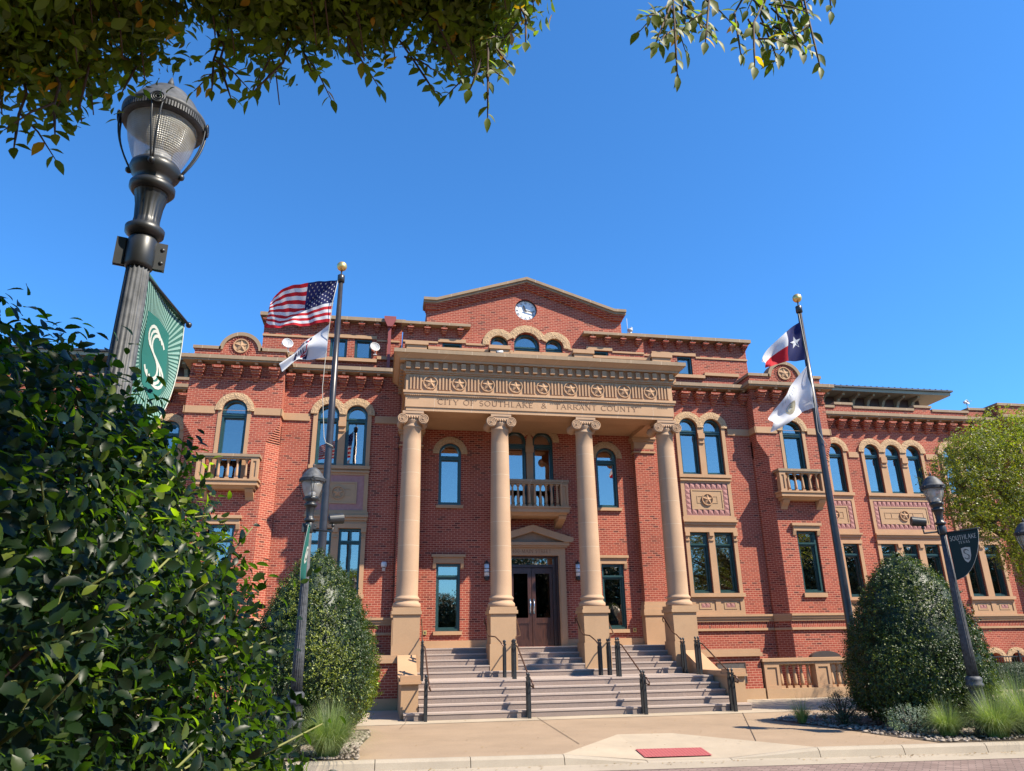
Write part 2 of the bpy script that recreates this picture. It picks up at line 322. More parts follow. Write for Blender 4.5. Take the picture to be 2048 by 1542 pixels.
# ------------------------------------------------------------------ mesh helpers
class MB:
    """collects quads / prisms / lathes in one mesh; (ox,oy,oz) is added to every vertex"""
    def __init__(s, o=(0, 0, 0), mirror=False):
        s.v = []; s.f = []; s.sm = []; s.mi = []; s.o = o; s.cur = 0; s.smooth = False; s.cuts = []; s.mx = -1 if mirror else 1
    def cut(s):
        if len(s.v) and (not s.cuts or s.cuts[-1][0] != len(s.v)): s.cuts.append((len(s.v), len(s.f)))
    def add(s, verts, faces, smooth=None):
        b = len(s.v); ox, oy, oz = s.o
        s.v += [(s.mx*x+ox, y+oy, z+oz) for x, y, z in verts]
        for f in faces:
            s.f.append([b+i for i in (reversed(f) if s.mx < 0 else f)]); s.sm.append(s.smooth if smooth is None else smooth); s.mi.append(s.cur)
    def box(s, x0, x1, y0, y1, z0, z1):
        if x0 > x1: x0, x1 = x1, x0
        if y0 > y1: y0, y1 = y1, y0
        if z0 > z1: z0, z1 = z1, z0
        s.add([(x0,y0,z0),(x1,y0,z0),(x1,y1,z0),(x0,y1,z0),(x0,y0,z1),(x1,y0,z1),(x1,y1,z1),(x0,y1,z1)],
              [(0,3,2,1),(4,5,6,7),(0,1,5,4),(1,2,6,5),(2,3,7,6),(3,0,4,7)], False)
    def hexa(s, p):   # 8 points, same order as box
        s.add(p, [(0,3,2,1),(4,5,6,7),(0,1,5,4),(1,2,6,5),(2,3,7,6),(3,0,4,7)], False)
    def prism_xz(s, poly, y0, y1):   # polygon in x,z (ccw seen from -y), extruded y0 (front) to y1
        n = len(poly)
        ar = sum(poly[i][0]*poly[(i+1)%n][1]-poly[(i+1)%n][0]*poly[i][1] for i in range(n))
        if ar < 0: poly = poly[::-1]
        v = [(x, y0, z) for x, z in poly] + [(x, y1, z) for x, z in poly]
        tri = tessellate_polygon([[Vector((x, z, 0)) for x, z in poly]])
        fs = []
        for a, b, c in tri:
            A, B, Cc = poly[a], poly[b], poly[c]
            if (B[0]-A[0])*(Cc[1]-A[1])-(B[1]-A[1])*(Cc[0]-A[0]) < 0: a, b, c = c, b, a
            fs.append((a, b, c)); fs.append((c+n, b+n, a+n))
        for i in range(n): j = (i+1) % n; fs.append((j, i, i+n, j+n))
        s.add(v, fs, False)
    def prism_yz(s, poly, x0, x1):   # profile in y,z extruded along x
        n = len(poly); ar = sum(poly[i][0]*poly[(i+1)%n][1]-poly[(i+1)%n][0]*poly[i][1] for i in range(n))
        if ar < 0: poly = poly[::-1]
        if x0 > x1: x0, x1 = x1, x0
        v = [(x1, y, z) for y, z in poly] + [(x0, y, z) for y, z in poly]
        tri = tessellate_polygon([[Vector((x, z, 0)) for x, z in poly]]); fs = []
        for a, b, c in tri:
            A, B, Cc = poly[a], poly[b], poly[c]
            if (B[0]-A[0])*(Cc[1]-A[1])-(B[1]-A[1])*(Cc[0]-A[0]) < 0: a, b, c = c, b, a
            fs.append((a, b, c)); fs.append((c+n, b+n, a+n))
        for i in range(n): j = (i+1) % n; fs.append((j, i, i+n, j+n))
        s.add(v, fs, False)
    def wall(s, outer, holes, y, th):   # plate in x,z with real openings, front at y, back at y+th
        def ccw(p):
            a = sum(p[i][0]*p[(i+1)%len(p)][1]-p[(i+1)%len(p)][0]*p[i][1] for i in range(len(p)))
            return p if a > 0 else p[::-1]
        loops = [ccw(outer)] + [ccw(h)[::-1] for h in holes]
        pts = [p for l in loops for p in l]; n = len(pts)
        tri = tessellate_polygon([[Vector((x, z, 0)) for x, z in l] for l in loops])
        fs = []
        for a, b, c in tri:
            A, B, Cc = pts[a], pts[b], pts[c]
            ar = (B[0]-A[0])*(Cc[1]-A[1])-(B[1]-A[1])*(Cc[0]-A[0])
            if abs(ar) < 1e-9: continue
            if ar < 0: a, b, c = c, b, a
            fs.append((a, b, c)); fs.append((c+n, b+n, a+n))
        k = 0
        for l in loops:
            for i in range(len(l)):
                j = (i+1) % len(l); fs.append((k+j, k+i, k+i+n, k+j+n))
            k += len(l)
        s.add([(x, y, z) for x, z in pts] + [(x, y+th, z) for x, z in pts], fs, False)
    def lathe(s, prof, cx, cy, n=24, flute=0, fdepth=0.0, frange=None, smooth=True, caps=True):
        vs_ = []; fs = []
        for r, z in prof:
            for i in range(n):
                a = 2*PI*i/n; rr = r
                if flute and (frange is None or frange[0] <= z <= frange[1]): rr = r*(1-fdepth*abs(math.sin(a*flute/2)))
                vs_.append((cx+rr*math.cos(a), cy+rr*math.sin(a), z))
        m = len(prof)
        for k in range(m-1):
            for i in range(n):
                j = (i+1) % n; fs.append((k*n+i, k*n+j, (k+1)*n+j, (k+1)*n+i))
        up = prof[-1][1] >= prof[0][1]
        if not up: fs = [f[::-1] for f in fs]
        s.add(vs_, fs, smooth)
        if caps:
            a = list(range(n)); bb = [(m-1)*n+i for i in range(n)]
            base = len(s.v)-len(vs_)
            for lp, rev in ((a, up), (bb, not up)):
                f = [base+i for i in (lp[::-1] if rev else lp)]
                if s.mx < 0: f = f[::-1]
                s.f.append(f); s.sm.append(False); s.mi.append(s.cur)
    def tube(s, path, r, n=8, closed=False, smooth=True):
        P = [Vector(p) for p in path]; R = r if isinstance(r, (list, tuple)) else [r]*len(P)
        vs_ = []; fs = []; prev = None
        for i, p in enumerate(P):
            d = (P[min(i+1, len(P)-1)]-P[max(i-1, 0)])
            if closed: d = P[(i+1) % len(P)]-P[i-1]
            d = d.normalized() if d.length > 1e-9 else Vector((0, 0, 1))
            if prev is None:
                u = d.cross(Vector((0, 0, 1))); u = u.normalized() if u.length > 1e-3 else Vector((1, 0, 0))
            else:
                u = prev - d*prev.dot(d); u = u.normalized() if u.length > 1e-6 else d.orthogonal().normalized()
            prev = u; w_ = d.cross(u)
            for k in range(n):
                a = 2*PI*k/n; q = p + (u*math.cos(a)+w_*math.sin(a))*R[i]; vs_.append(tuple(q))
        L = len(P); rng = L if closed else L-1
        for i in range(rng):
            for k in range(n):
                j = (k+1) % n; i2 = (i+1) % L
                fs.append((i*n+k, i*n+j, i2*n+j, i2*n+k))
        if not closed:
            fs.append(tuple(range(n))[::-1]); fs.append(tuple((L-1)*n+k for k in range(n)))
        s.add(vs_, fs, smooth)
    def sphere(s, c, r, n=12, m=8, sc=(1, 1, 1)):
        prof = []; vs_ = []; fs = []
        for k in range(m+1):
            t = -PI/2+PI*k/m
            for i in range(n):
                a = 2*PI*i/n; vs_.append((c[0]+sc[0]*r*math.cos(t)*math.cos(a), c[1]+sc[1]*r*math.cos(t)*math.sin(a), c[2]+sc[2]*r*math.sin(t)))
        for k in range(m):
            for i in range(n):
                j = (i+1) % n; fs.append((k*n+i, k*n+j, (k+1)*n+j, (k+1)*n+i))
        s.add(vs_, fs, True)
    def arc_band(s, cx, cz, r0, r1, y0, y1, a0=0.0, a1=PI, n=20, rough=0.0):
        """half-ring of stone from radius r0 to r1, front y0, back y1"""
        s.cut(); vs_ = []; fs = []
        for i in range(n+1):
            a = a0+(a1-a0)*i/n; c_, s_ = math.cos(a), math.sin(a)
            j1 = rnd.uniform(-rough, rough) if rough else 0; j2 = rnd.uniform(-rough, rough)*0.6 if rough else 0
            rm = (r0+r1)/2
            vs_ += [(cx+r0*c_, y0+rough*.6, cz+r0*s_), (cx+(rm+j2)*c_, y0-rough*.8+j2, cz+(rm+j2)*s_), (cx+(r1+j1)*c_, y0+rough*.6+j1*.3, cz+(r1+j1)*s_), (cx+(r1+j1)*c_, y1, cz+(r1+j1)*s_), (cx+r0*c_, y1, cz+r0*s_)]
        for i in range(n):
            b0, b1 = i*5, (i+1)*5
            for k in range(5):
                k2 = (k+1) % 5; fs.append((b0+k, b0+k2, b1+k2, b1+k))
        fs.append((4, 3, 2, 1, 0)); fs.append(tuple(n*5+k for k in range(5)))
        s.add(vs_, fs, False); s.cut()

def build(name, mb, mat, parent=None, label=None, mats=None):
    if name in ('belt_course', 'string_course', 'penthouse_window') and len(mb.v) > 8: mb.cuts = [(8*i, 6*i) for i in range(1, len(mb.v)//8)]
    if mb.cuts:
        marks = [(0, 0)]+[c for c in mb.cuts if c[0] < len(mb.v)]+[(len(mb.v), len(mb.f))]; o = None
        for (v0, f0), (v1, f1) in zip(marks, marks[1:]):
            q = MB(); q.v = mb.v[v0:v1]; q.f = [[i-v0 for i in f] for f in mb.f[f0:f1]]; q.sm = mb.sm[f0:f1]; q.mi = mb.mi[f0:f1]
            o = build(name, q, mat, parent, label, mats)
        return o
    me = bpy.data.meshes.new(name); wl = parent_loc(parent)
    me.from_pydata([(x-wl[0], y-wl[1], z-wl[2]) for x, y, z in mb.v], [], mb.f)
    me.polygons.foreach_set('use_smooth', mb.sm)
    for m in (mats or [mat]): me.materials.append(MATS[m])
    if mats: me.polygons.foreach_set('material_index', mb.mi)
    me.validate(); me.update()
    o = bpy.data.objects.new(name, me); COL.objects.link(o)
    if parent: o.parent = parent
    if label: o['label'] = label
    return o
def parent_loc(p):
    l = Vector((0, 0, 0))
    while p is not None: l = l + Vector(p.location); p = p.parent
    return l
def thing(name, loc, label, cat, group=None):
    o = bpy.data.objects.new(name, None); COL.objects.link(o); o.location = loc; o.empty_display_size = 0.2
    o['label'] = label; o['category'] = cat
    if group: o['group'] = group
    return o
def tag(o, label=None, cat=None, group=None, kind=None):
    if label: o['label'] = label
    if cat: o['category'] = cat
    if group: o['group'] = group
    if kind: o['kind'] = kind
    return o
def rebase(o, loc):   # move a top-level mesh's origin to its base without moving the mesh
    l = Vector(loc); o.data.transform(Matrix.Translation(-l)); o.location = l; return o
def rect(x0, x1, z0, z1): return [(x0, z0), (x1, z0), (x1, z1), (x0, z1)]
def archp(x0, x1, z0, zs, n=16):
    r = (x1-x0)/2; c = (x0+x1)/2
    return [(x0, z0), (x1, z0)] + [(c+r*math.cos(PI*i/n), zs+r*math.sin(PI*i/n)) for i in range(n+1)]

# stroke lettering ---------------------------------------------------
def arcp(cx, cz, rx, rz, a0, a1, n=10): return [(cx+rx*math.cos(math.radians(a0+(a1-a0)*i/n)), cz+rz*math.sin(math.radians(a0+(a1-a0)*i/n))) for i in range(n+1)]
K, H_ = 1.0, 0.45     # thick / thin factors
GL = {
 'C': (0.80, [(K, arcp(.45, .5, .40, .48, 50, 310, 14))]), 'I': (0.28, [(K, [(.14, 0), (.14, 1)])]),
 'T': (0.72, [(K, [(.36, 0), (.36, 1)]), (H_, [(.02, .97), (.70, .97)])]), 'Y': (0.76, [(K, [(.38, 0), (.38, .45)]), (K, [(.38, .45), (.04, 1)]), (H_, [(.38, .45), (.72, 1)])]),
 'O': (0.92, [(K*.85, arcp(.46, .5, .40, .48, 0, 360, 22))]), 'F': (0.60, [(K, [(.12, 0), (.12, 1)]), (H_, [(.12, .97), (.56, .97)]), (H_, [(.12, .52), (.46, .52)])]),
 'S': (0.60, [(K*.9, arcp(.30, .74, .22, .24, 40, 250, 9)[:-1] + [(.30, .52)] + arcp(.30, .26, .24, .25, 80, -150, 10)[1:])]),
 'U': (0.84, [(K, [(.12, 1), (.12, .35)] + arcp(.42, .33, .30, .32, 180, 360, 9) + [(.72, 1)])]), 'H': (0.86, [(K, [(.12, 0), (.12, 1)]), (K, [(.74, 0), (.74, 1)]), (H_, [(.12, .52), (.74, .52)])]),
 'L': (0.60, [(K, [(.12, 0), (.12, 1)]), (H_, [(.12, .03), (.56, .03)])]), 'A': (0.84, [(H_, [(.05, 0), (.42, 1)]), (K, [(.42, 1), (.79, 0)]), (H_, [(.20, .36), (.64, .36)])]),
 'K': (0.80, [(K, [(.12, 0), (.12, 1)]), (H_, [(.12, .45), (.68, 1)]), (K, [(.30, .60), (.76, 0)])]), 'E': (0.62, [(K, [(.12, 0), (.12, 1)]), (H_, [(.12, .97), (.56, .97)]), (H_, [(.12, .52), (.48, .52)]), (H_, [(.12, .03), (.58, .03)])]),
 'R': (0.76, [(K, [(.12, 0), (.12, 1)]), (H_, [(.12, .97), (.40, .97)] + arcp(.40, .74, .24, .23, 90, -90, 8) + [(.12, .51)]), (K, [(.38, .50), (.74, 0)])]),
 'N': (0.86, [(H_, [(.12, 0), (.12, 1)]), (K, [(.12, 1), (.74, 0)]), (H_, [(.74, 0), (.74, 1)])]), 'M': (1.02, [(H_, [(.10, 0), (.14, 1)]), (K, [(.14, 1), (.51, .05)]), (H_, [(.51, .05), (.88, 1)]), (K, [(.88, 1), (.92, 0)])]),
 'V': (0.80, [(K, [(.04, 1), (.40, 0)]), (H_, [(.40, 0), (.76, 1)])]), 'X': (0.78, [(K, [(.06, 1), (.72, 0)]), (H_, [(.06, 0), (.72, 1)])]),
 '&': (0.86, [(K*.8, [(.82, 0), (.30, .62)] + arcp(.38, .80, .17, .18, 200, -60, 10) + [(.22, .48)] + arcp(.32, .25, .24, .25, 130, 330, 8) + [(.76, .52)])]),
 '4': (0.62, [(K, [(.44, 0), (.44, 1)]), (H_, [(.44, 1), (.04, .32)]), (H_, [(.04, .30), (.60, .30)])]), '0': (0.66, [(K*.8, arcp(.33, .5, .25, .48, 0, 360, 18))]), ' ': (0.40, []),
}
SERIF = {'I': [(.14, 0), (.14, 1)], 'T': [(.36, 0)], 'Y': [(.38, 0), (.06, 1), (.70, 1)], 'F': [(.12, 0), (.12, 1)], 'H': [(.12, 0), (.12, 1), (.74, 0), (.74, 1)], 'L': [(.12, 0), (.12, 1)], 'A': [(.06, 0), (.78, 0)], 'K': [(.12, 0), (.12, 1), (.70, 1), (.76, 0)],
 'E': [(.12, 0), (.12, 1)], 'R': [(.12, 0), (.12, 1), (.76, 0)], 'N': [(.12, 0), (.12, 1), (.74, 1)], 'M': [(.10, 0), (.90, 0), (.14, 1), (.88, 1)], 'U': [(.12, 1), (.72, 1)], 'V': [(.06, 1), (.74, 1)], 'X': [(.08, 0), (.08, 1), (.70, 1), (.70, 0)], '4': [(.44, 0)]}
def text_len(t, sp=0.14): return sum(GL[c][0]+sp for c in t)-sp
def lettering(mb, text, mapf, height, thick=0.13, depth=0.006, serif=True, sp=0.14, xscale=1.0):
    """mapf(u, v, d) -> 3-D point; u along the line, v up (both in metres), d out of the surface"""
    x = 0; cnt = 0
    def bar(p, q, wd):
        nonlocal cnt
        a = Vector(p); b_ = Vector(q); d = b_-a
        if d.length < 1e-6: return
        d.normalize(); nrm = Vector((-d.y, d.x))*wd/2; e = d*wd*0.25; cnt += 1
        dd = depth + (cnt % 7)*0.0002
        c4 = [a-e-nrm, b_+e-nrm, b_+e+nrm, a-e+nrm]
        pts = [mapf(c.x, c.y, 0) for c in c4] + [mapf(c.x, c.y, dd) for c in c4]
        mb.add(pts, [(4, 5, 6, 7), (0, 1, 5, 4), (1, 2, 6, 5), (2, 3, 7, 6), (3, 0, 4, 7)], False)
    for ch in text:
        wch, strokes = GL[ch]
        for k, pl in strokes:
            for i in range(len(pl)-1):
                bar(((x+pl[i][0]*xscale)*height, pl[i][1]*height), ((x+pl[i+1][0]*xscale)*height, pl[i+1][1]*height), max(k, .55)*thick*height)
        if serif:
            for sx, sz in SERIF.get(ch, []):
                bar(((x+(sx-.10)*xscale)*height, (sz+(0.02 if sz == 0 else -.02))*height), ((x+(sx+.10)*xscale)*height, (sz+(0.02 if sz == 0 else -.02))*height), 0.05*height)
        x += wch*xscale+sp
    return x*height

# foliage ------------------------------------------------------------
def leaf_shape(kind):
    """leaf along +x from 0 to 1, width along y; returns verts, faces"""
    if kind == 'holly':
        st = [(0, 0.02), (.14, .15), (.30, .25), (.42, .245), (.50, .285), (.62, .23), (.72, .235), (.86, .11), (1, 0)]
    elif kind == 'ovate':
        st = [(0, 0.0), (.2, .17), (.45, .25), (.72, .17), (1, 0)]
    elif kind == 'small':
        st = [(0, 0), (.45, .26), (1, 0)]
    else:
        st = [(0, 0.02), (.3, .09), (.7, .07), (1, 0)]
    v = []; f = []
    for x, h in st:
        bend = -0.22*x*x
        v += [(x, h, bend+h*0.28), (x, 0, bend), (x, -h, bend+h*0.28)]
    for i in range(len(st)-1):
        a, b = i*3, i*3+3
        f += [(a, a+1, b+1, b), (a+1, a+2, b+2, b+1)]
    return np.array(v), np.array(f)
def leaves_object(name, pts, dirs, ups, sizes, kind, mat, parent, tints, seed=0):
    """one mesh of many leaves; pts Nx3 (world), dirs leaf axis, ups leaf normal-ish"""
    lv, lf = leaf_shape(kind); N = len(pts); nv = len(lv)
    d = dirs/np.linalg.norm(dirs, axis=1, keepdims=True)
    s_ = np.cross(ups, d); s_ /= (np.linalg.norm(s_, axis=1, keepdims=True)+1e-9); n_ = np.cross(d, s_)
    wv_ = np.random.default_rng(seed+N).uniform(.72, 1.18, N)[:, None, None]
    V = pts[:, None, :] + sizes[:, None, None]*(lv[None, :, 0, None]*d[:, None, :] + wv_*lv[None, :, 1, None]*s_[:, None, :] + lv[None, :, 2, None]*n_[:, None, :])
    V = V.reshape(-1, 3) - np.array(parent_loc(parent))[None, :]
    F = (lf[None] + (np.arange(N)*nv)[:, None, None]).reshape(-1, 4)
    me = bpy.data.meshes.new(name)
    me.vertices.add(len(V)); me.vertices.foreach_set('co', V.astype(np.float32).ravel())
    me.loops.add(F.size); me.loops.foreach_set('vertex_index', F.astype(np.int32).ravel())
    me.polygons.add(len(F)); me.polygons.foreach_set('loop_start', np.arange(0, F.size, 4, dtype=np.int32))
    me.polygons.foreach_set('use_smooth', np.ones(len(F), dtype=bool))
    at = me.attributes.new('tint', 'FLOAT', 'FACE'); at.data.foreach_set('value', np.repeat(tints, len(lf)).astype(np.float32))
    me.materials.append(MATS[mat]); me.update(calc_edges=True)
    o = bpy.data.objects.new(name, me); COL.objects.link(o)
    if parent: o.parent = parent
    return o
# ================================================================== BUILDING
BO = (5.14, 25.2, 0)
hall = thing('town_hall', BO, 'red brick town hall with a four-column stone portico, clock gable and arched windows', 'building')
def B(mir=False): return MB(BO, mir)
def P_(name, mb, mat, parent=None, **k): return build(name, mb, mat, parent or hall, **k)

def wbox(x0, x1, z0, z1): return rect(x0, x1, z0, z1)

def window(mir, x0, x1, z0, zt, y, arch=False, trans=None, blind=0.5, sill=None, parent=None, muntin=False, recess=0.16):
    recess = .05 if recess == .16 else recess
    """opening from z0 to zt (spring line when arched) in a wall whose face is at y"""
    out = archp(x0, x1, z0, zt) if arch else rect(x0, x1, z0, zt)
    fw = 0.075; holes = []
    top = zt if arch else zt
    r = (x1-x0)/2
    if arch:
        tb = trans if trans is not None else zt-0.02
        c = (x0+x1)/2; ri = r-fw; n = 14
        lun = [(c+ri*math.cos(PI*i/n), max(zt+ri*math.sin(PI*i/n), tb+0.05)) for i in range(n+1)]
        lun = [(c-ri, tb+0.05)]+[p for p in lun[::-1]][1:-1]+[(c+ri, tb+0.05)]
        holes.append(lun); holes.append(rect(x0+fw, x1-fw, z0+fw, tb-0.09))
    elif trans is not None:
        holes.append(rect(x0+fw, x1-fw, trans+0.045, zt-fw)); holes.append(rect(x0+fw, x1-fw, z0+fw, trans-0.06))
    else: holes.append(rect(x0+fw, x1-fw, z0+fw, zt-fw))
    if muntin:
        h2 = []
        for h in holes:
            xa, xb = h[0][0], h[1][0]; za, zb = h[0][1], h[2][1]; cm = (xa+xb)/2
            h2 += [rect(xa, cm-.03, za, zb), rect(cm+.03, xb, za, zb)]
        holes = h2
    m = B(mir); m.wall([(x, z) for x, z in out], holes, y+recess, 0.16)
    e = 0.03   # inner sash
    if not muntin:
        lo = holes[-1]; xa, xb, za, zb = lo[0][0], lo[1][0], lo[0][1], lo[2][1]
        m.wall(rect(xa, xb, za, zb), [rect(xa+e, xb-e, za+e+.02, zb-e)], y+recess+0.07, 0.08)
    tz = (trans if trans is not None else (zt-0.02 if arch else None))
    if tz is not None: m.box(x0+.02, x1-.02, y+recess-0.03, y+recess-.002, tz-0.02, tz+0.02)
    fr = P_('window', m, 'frame_green', parent)
    g = B(mir); g.prism_xz([(x, z) for x, z in (archp(x0+.03, x1-.03, z0+.03, zt) if arch else rect(x0+.03, x1-.03, z0+.03, zt-.03))], y+recess+.125, y+recess+.132)
    P_('pane', g, 'glass', fr)
    if blind > 0:
        zc = (zt if arch else zt-.04); zb = z0+.06+(1-blind)*0
        bl = B(mir); bl.box(x0+.08, x1-.08, y+recess+.20, y+recess+.205, z0+.05+(zc-z0)*(1-blind)*0.0, z0+.05+(zc-z0)*blind)
        P_('blind', bl, 'blind_slats', fr)
    d = B(mir); d.box(x0-.12, x1+.12, y+0.37, y+0.41, z0-.1, (zt+r+.1 if arch else zt+.1))  # black panel painting the dark of an unlit room
    P_('dark_room_panel', d, 'unlit_black', fr)
    if sill:
        sx, sd, sh = sill; q = B(mir); q.box(x0-sx, x1+sx, y-sd, y+recess, z0-sh, z0-.002); P_('sill', q, 'stone', fr)
    return fr

def arch_stone(mir, cx, zs, r0, r1, y, n=18, parent=None, a0=0, a1=PI):
    m = B(mir); m.arc_band(cx, zs, r0, r1, y-0.05, y+0.10, a0, a1, n, .007)
    return P_('carved_arch', m, 'stone_carved', parent)

def star_mesh(m, cx, cz, r, y, h=0.035):
    pts = []
    for i in range(10):
        a = PI/2+PI*i/5; rr = r if i % 2 == 0 else r*0.42
        pts.append((cx+rr*math.cos(a), y, cz+rr*math.sin(a)))
    v = pts+[(cx, y-h, cz)]; m.add(v, [(10, i, (i+1) % 10) for i in range(10)] + [(i, 10, (i+1) % 10) for i in []], False)
def medallion(mir, cx, cz, r, y, parent=None, mat='stone', ringw=0.14):
    m = B(mir); n = 28
    v = []; f = []
    for i in range(n):
        a = 2*PI*i/n; c_, s_ = math.cos(a), math.sin(a)
        for rr, yy in ((r, y), (r, y-.045), (r*(1-ringw), y-.045), (r*(1-ringw)*.97, y-.004)):
            v.append((cx+rr*c_, yy, cz+rr*s_))
    for i in range(n):
        j = (i+1) % n
        for k in range(3): f.append((i*4+k, i*4+k+1, j*4+k+1, j*4+k))
    m.add(v, f, False)
    sp = [(cx+r*.86*(1 if i % 2 == 0 else .43)*math.cos(PI/2+PI*i/5), cz+r*.86*(1 if i % 2 == 0 else .43)*math.sin(PI/2+PI*i/5)) for i in range(10)]
    m.prism_xz(sp, y-.03, y-.001); star_mesh(m, cx, cz, r*0.855, y-.0305, 0.035)
    return P_('star_medallion', m, mat, parent)

# ---- brick corbels + cornice ------------------------------------------------
def corbel(m, x, y, zt, h, wt, wb, proj, n=5):
    m.cut()
    for k in range(n):
        t = k/(n-1); ww = wt+(wb-wt)*t; pr = proj*(1-t)+0.07*t
        z1 = zt-h*k/n; z0 = z1-h/n
        m.box(x-ww*.30, x+ww*.30, y-pr, y, z0+.001, z1)
        for sg in (-1, 1): m.box(x+sg*(ww*.30+.0005), x+sg*ww*.5, y-pr+(.0 if k % 1 else .0), y, z0+h/n*.30, z1)
        for sg in (-1, 1): m.box(x+sg*(ww*.30+.0005), x+sg*(ww*.5-.03), y-pr+.03, y, z0+.001, z0+h/n*.30-.001)
    m.cut()
def main_cornice(mir, x0, x1, y, x_first, n, step=0.612, ztop=11.13, wend0=0.0, wend1=0.0):
    m = B(mir)
    m.box(x0-wend0, x1+wend1, y-.42, y+.02, ztop-.13, ztop); m.box(x0-wend0*.8, x1+wend1*.8, y-.37, y+.02, ztop-.19, ztop-.131)
    P_('cornice', m, 'stone_coping')
    d = B(mir); c = B(mir); lb = B(mir)
    for i in range(n):
        x = x_first+i*step
        d.cut(); d.box(x-.055, x+.055, y-.31, y, ztop-.26, ztop-.191)
        corbel(c, x, y, ztop-.35, 0.42, 0.37, 0.18, 0.37)
    lb.box(x0, x1, y-.05, y, ztop-.70, ztop-.64); P_('corbel_ledge', lb, 'brick')
    P_('cornice_block', d, 'stone'); P_('corbel', c, 'brick')

def water_table(m, mb2, mb3, x0, x1, y):
    m.box(x0, x1, y-.17, y+.01, 2.49, 2.56); m.box(x0, x1, y-.13, y+.01, 2.41, 2.489); m.box(x0, x1, y-.09, y+.01, 2.32, 2.409)
    mb2.box(x0, x1, y-.035, y+.01, 2.10, 2.319)
    mb3.box(x0, x1, y-.07, y+.01, 2.02, 2.099)

def baluster(m, x, y, z0, z1, r=0.045):
    h = z1-z0
    m.box(x-r*1.25, x+r*1.25, y-r*1.25, y+r*1.25, z0, z0+h*.10); m.box(x-r*1.25, x+r*1.25, y-r*1.25, y+r*1.25, z1-h*.07, z1)
    m.lathe([(r*.75, z0+h*.10), (r*1.15, z0+h*.22), (r*1.1, z0+h*.35), (r*.72, z0+h*.72), (r*.66, z0+h*.86), (r*1.1, z0+h*.89), (r*.7, z0+h*.92), (r*.9, z1-h*.07)], x, y, 10)

def balcony(mir, cx, hw, yf, yb, zfloor, ztop, nb, pier=0.27, bracket_x=None):
    """stone balcony; returns the deck part"""
    d = B(mir)
    d.box(cx-hw-.06, cx+hw+.06, yf-.06, yb, zfloor-.06, zfloor); d.box(cx-hw-.02, cx+hw+.02, yf-.02, yb, zfloor-.20, zfloor-.061)
    d.prism_yz([(yf+.05, zfloor-.201), (yb, zfloor-.201), (yb, zfloor-.30), (yf+.16, zfloor-.30)], cx-hw+.05, cx+hw-.05)
    bx = bracket_x or hw-.24
    for s_ in (-1, 1):
        x = cx+s_*bx
        d.prism_yz([(yf+.12, zfloor-.301), (yb, zfloor-.301), (yb, zfloor-.62), (yf+.12+(yb-yf)*.55, zfloor-.52), (yf+.2, zfloor-.40)], x-.13, x+.13)
    deck = P_('balcony', d, 'stone')
    r = B(mir); r.box(cx-hw-.03, cx+hw+.03, yf-.03, yf+.25, ztop-.09, ztop); r.box(cx-hw+.005, cx+hw-.005, yf, yf+.22, ztop-.15, ztop-.091)
    for s_ in (-1, 1):
        x = cx+s_*hw; r.box(min(x, x-s_*.22)-.03*(s_<0), max(x, x-s_*.22)+.03*(s_>0), yf+.251, yb, ztop-.09, ztop)
    P_('top_rail', r, 'stone_coping', deck)
    p = B(mir)
    for s_ in (-1, 1):
        xa = cx+s_*hw; xb = cx+s_*(hw-pier); p.cut()
        p.wall(rect(min(xa, xb), max(xa, xb), zfloor+.001, ztop-.151), [rect(min(xa, xb)+.07, max(xa, xb)-.07, zfloor+.08, ztop-.22)], yf+.004, .03)
        p.box(xa, xb, yf+.035, yf+.21, zfloor+.001, ztop-.152)
    P_('corner_pier', p, 'stone', deck)
    n = nb; x0 = cx-hw+pier; x1 = cx+hw-pier; st = (x1-x0)/n
    for i in range(n):
        b_ = B(mir); baluster(b_, x0+st*(i+.5), yf+.11, zfloor, ztop-.15); P_('baluster', b_, 'stone', deck)
    ns = max(1, int((yb-yf-.3)/.19))
    sd_ = B(mir)
    for s_ in (-1, 1):
        for k in range(ns): sd_.cut(); baluster(sd_, cx+s_*(hw-.11), yf+.34+k*.19, zfloor, ztop-.095)
    P_('baluster', sd_, 'stone', deck)
    return deck

# ------------------------------------------------------------ portico wall + gable
W_up = [(2.49, 3.28)]
def ah(x0, x1, z0, zs): return archp(x0, x1, z0, zs, 16)
m = B()
gable = [(-4.7, 1.6), (4.7, 1.6), (4.7, 10.6), (4.7, 12.99), (3.84, 12.99), (3.84, 13.75), (0, 14.93), (-3.84, 13.75), (-3.84, 12.99), (-4.7, 12.99), (-4.7, 10.6)]
holes = [rect(-.93, .93, 1.61, 4.57)]
for s_ in (-1, 1):
    for z0, z1 in ((2.12, 4.29),): holes.append(rect(min(s_*2.49, s_*3.30), max(s_*2.49, s_*3.30), z0, z1))
    holes.append(ah(min(s_*2.49, s_*3.28), max(s_*2.49, s_*3.28), 6.28, 8.12))
    holes.append(ah(min(s_*.12, s_*.88), max(s_*.12, s_*.88), 6.15, 8.66))
    holes.append(ah(s_*1.07-.34, s_*1.07+.34, 12.2, 12.5))
    holes.append(rect(min(s_*2.5, s_*3.24), max(s_*2.5, s_*3.24), 12.10, 12.42))
holes.append(ah(-.50, .50, 12.2, 12.5))
n = 28; holes.append([(0.44*math.cos(2*PI*i/n), 14.0+0.44*math.sin(2*PI*i/n)) for i in range(n)])
m.wall(gable, holes, 0, .35); P_('wall', m, 'brick')
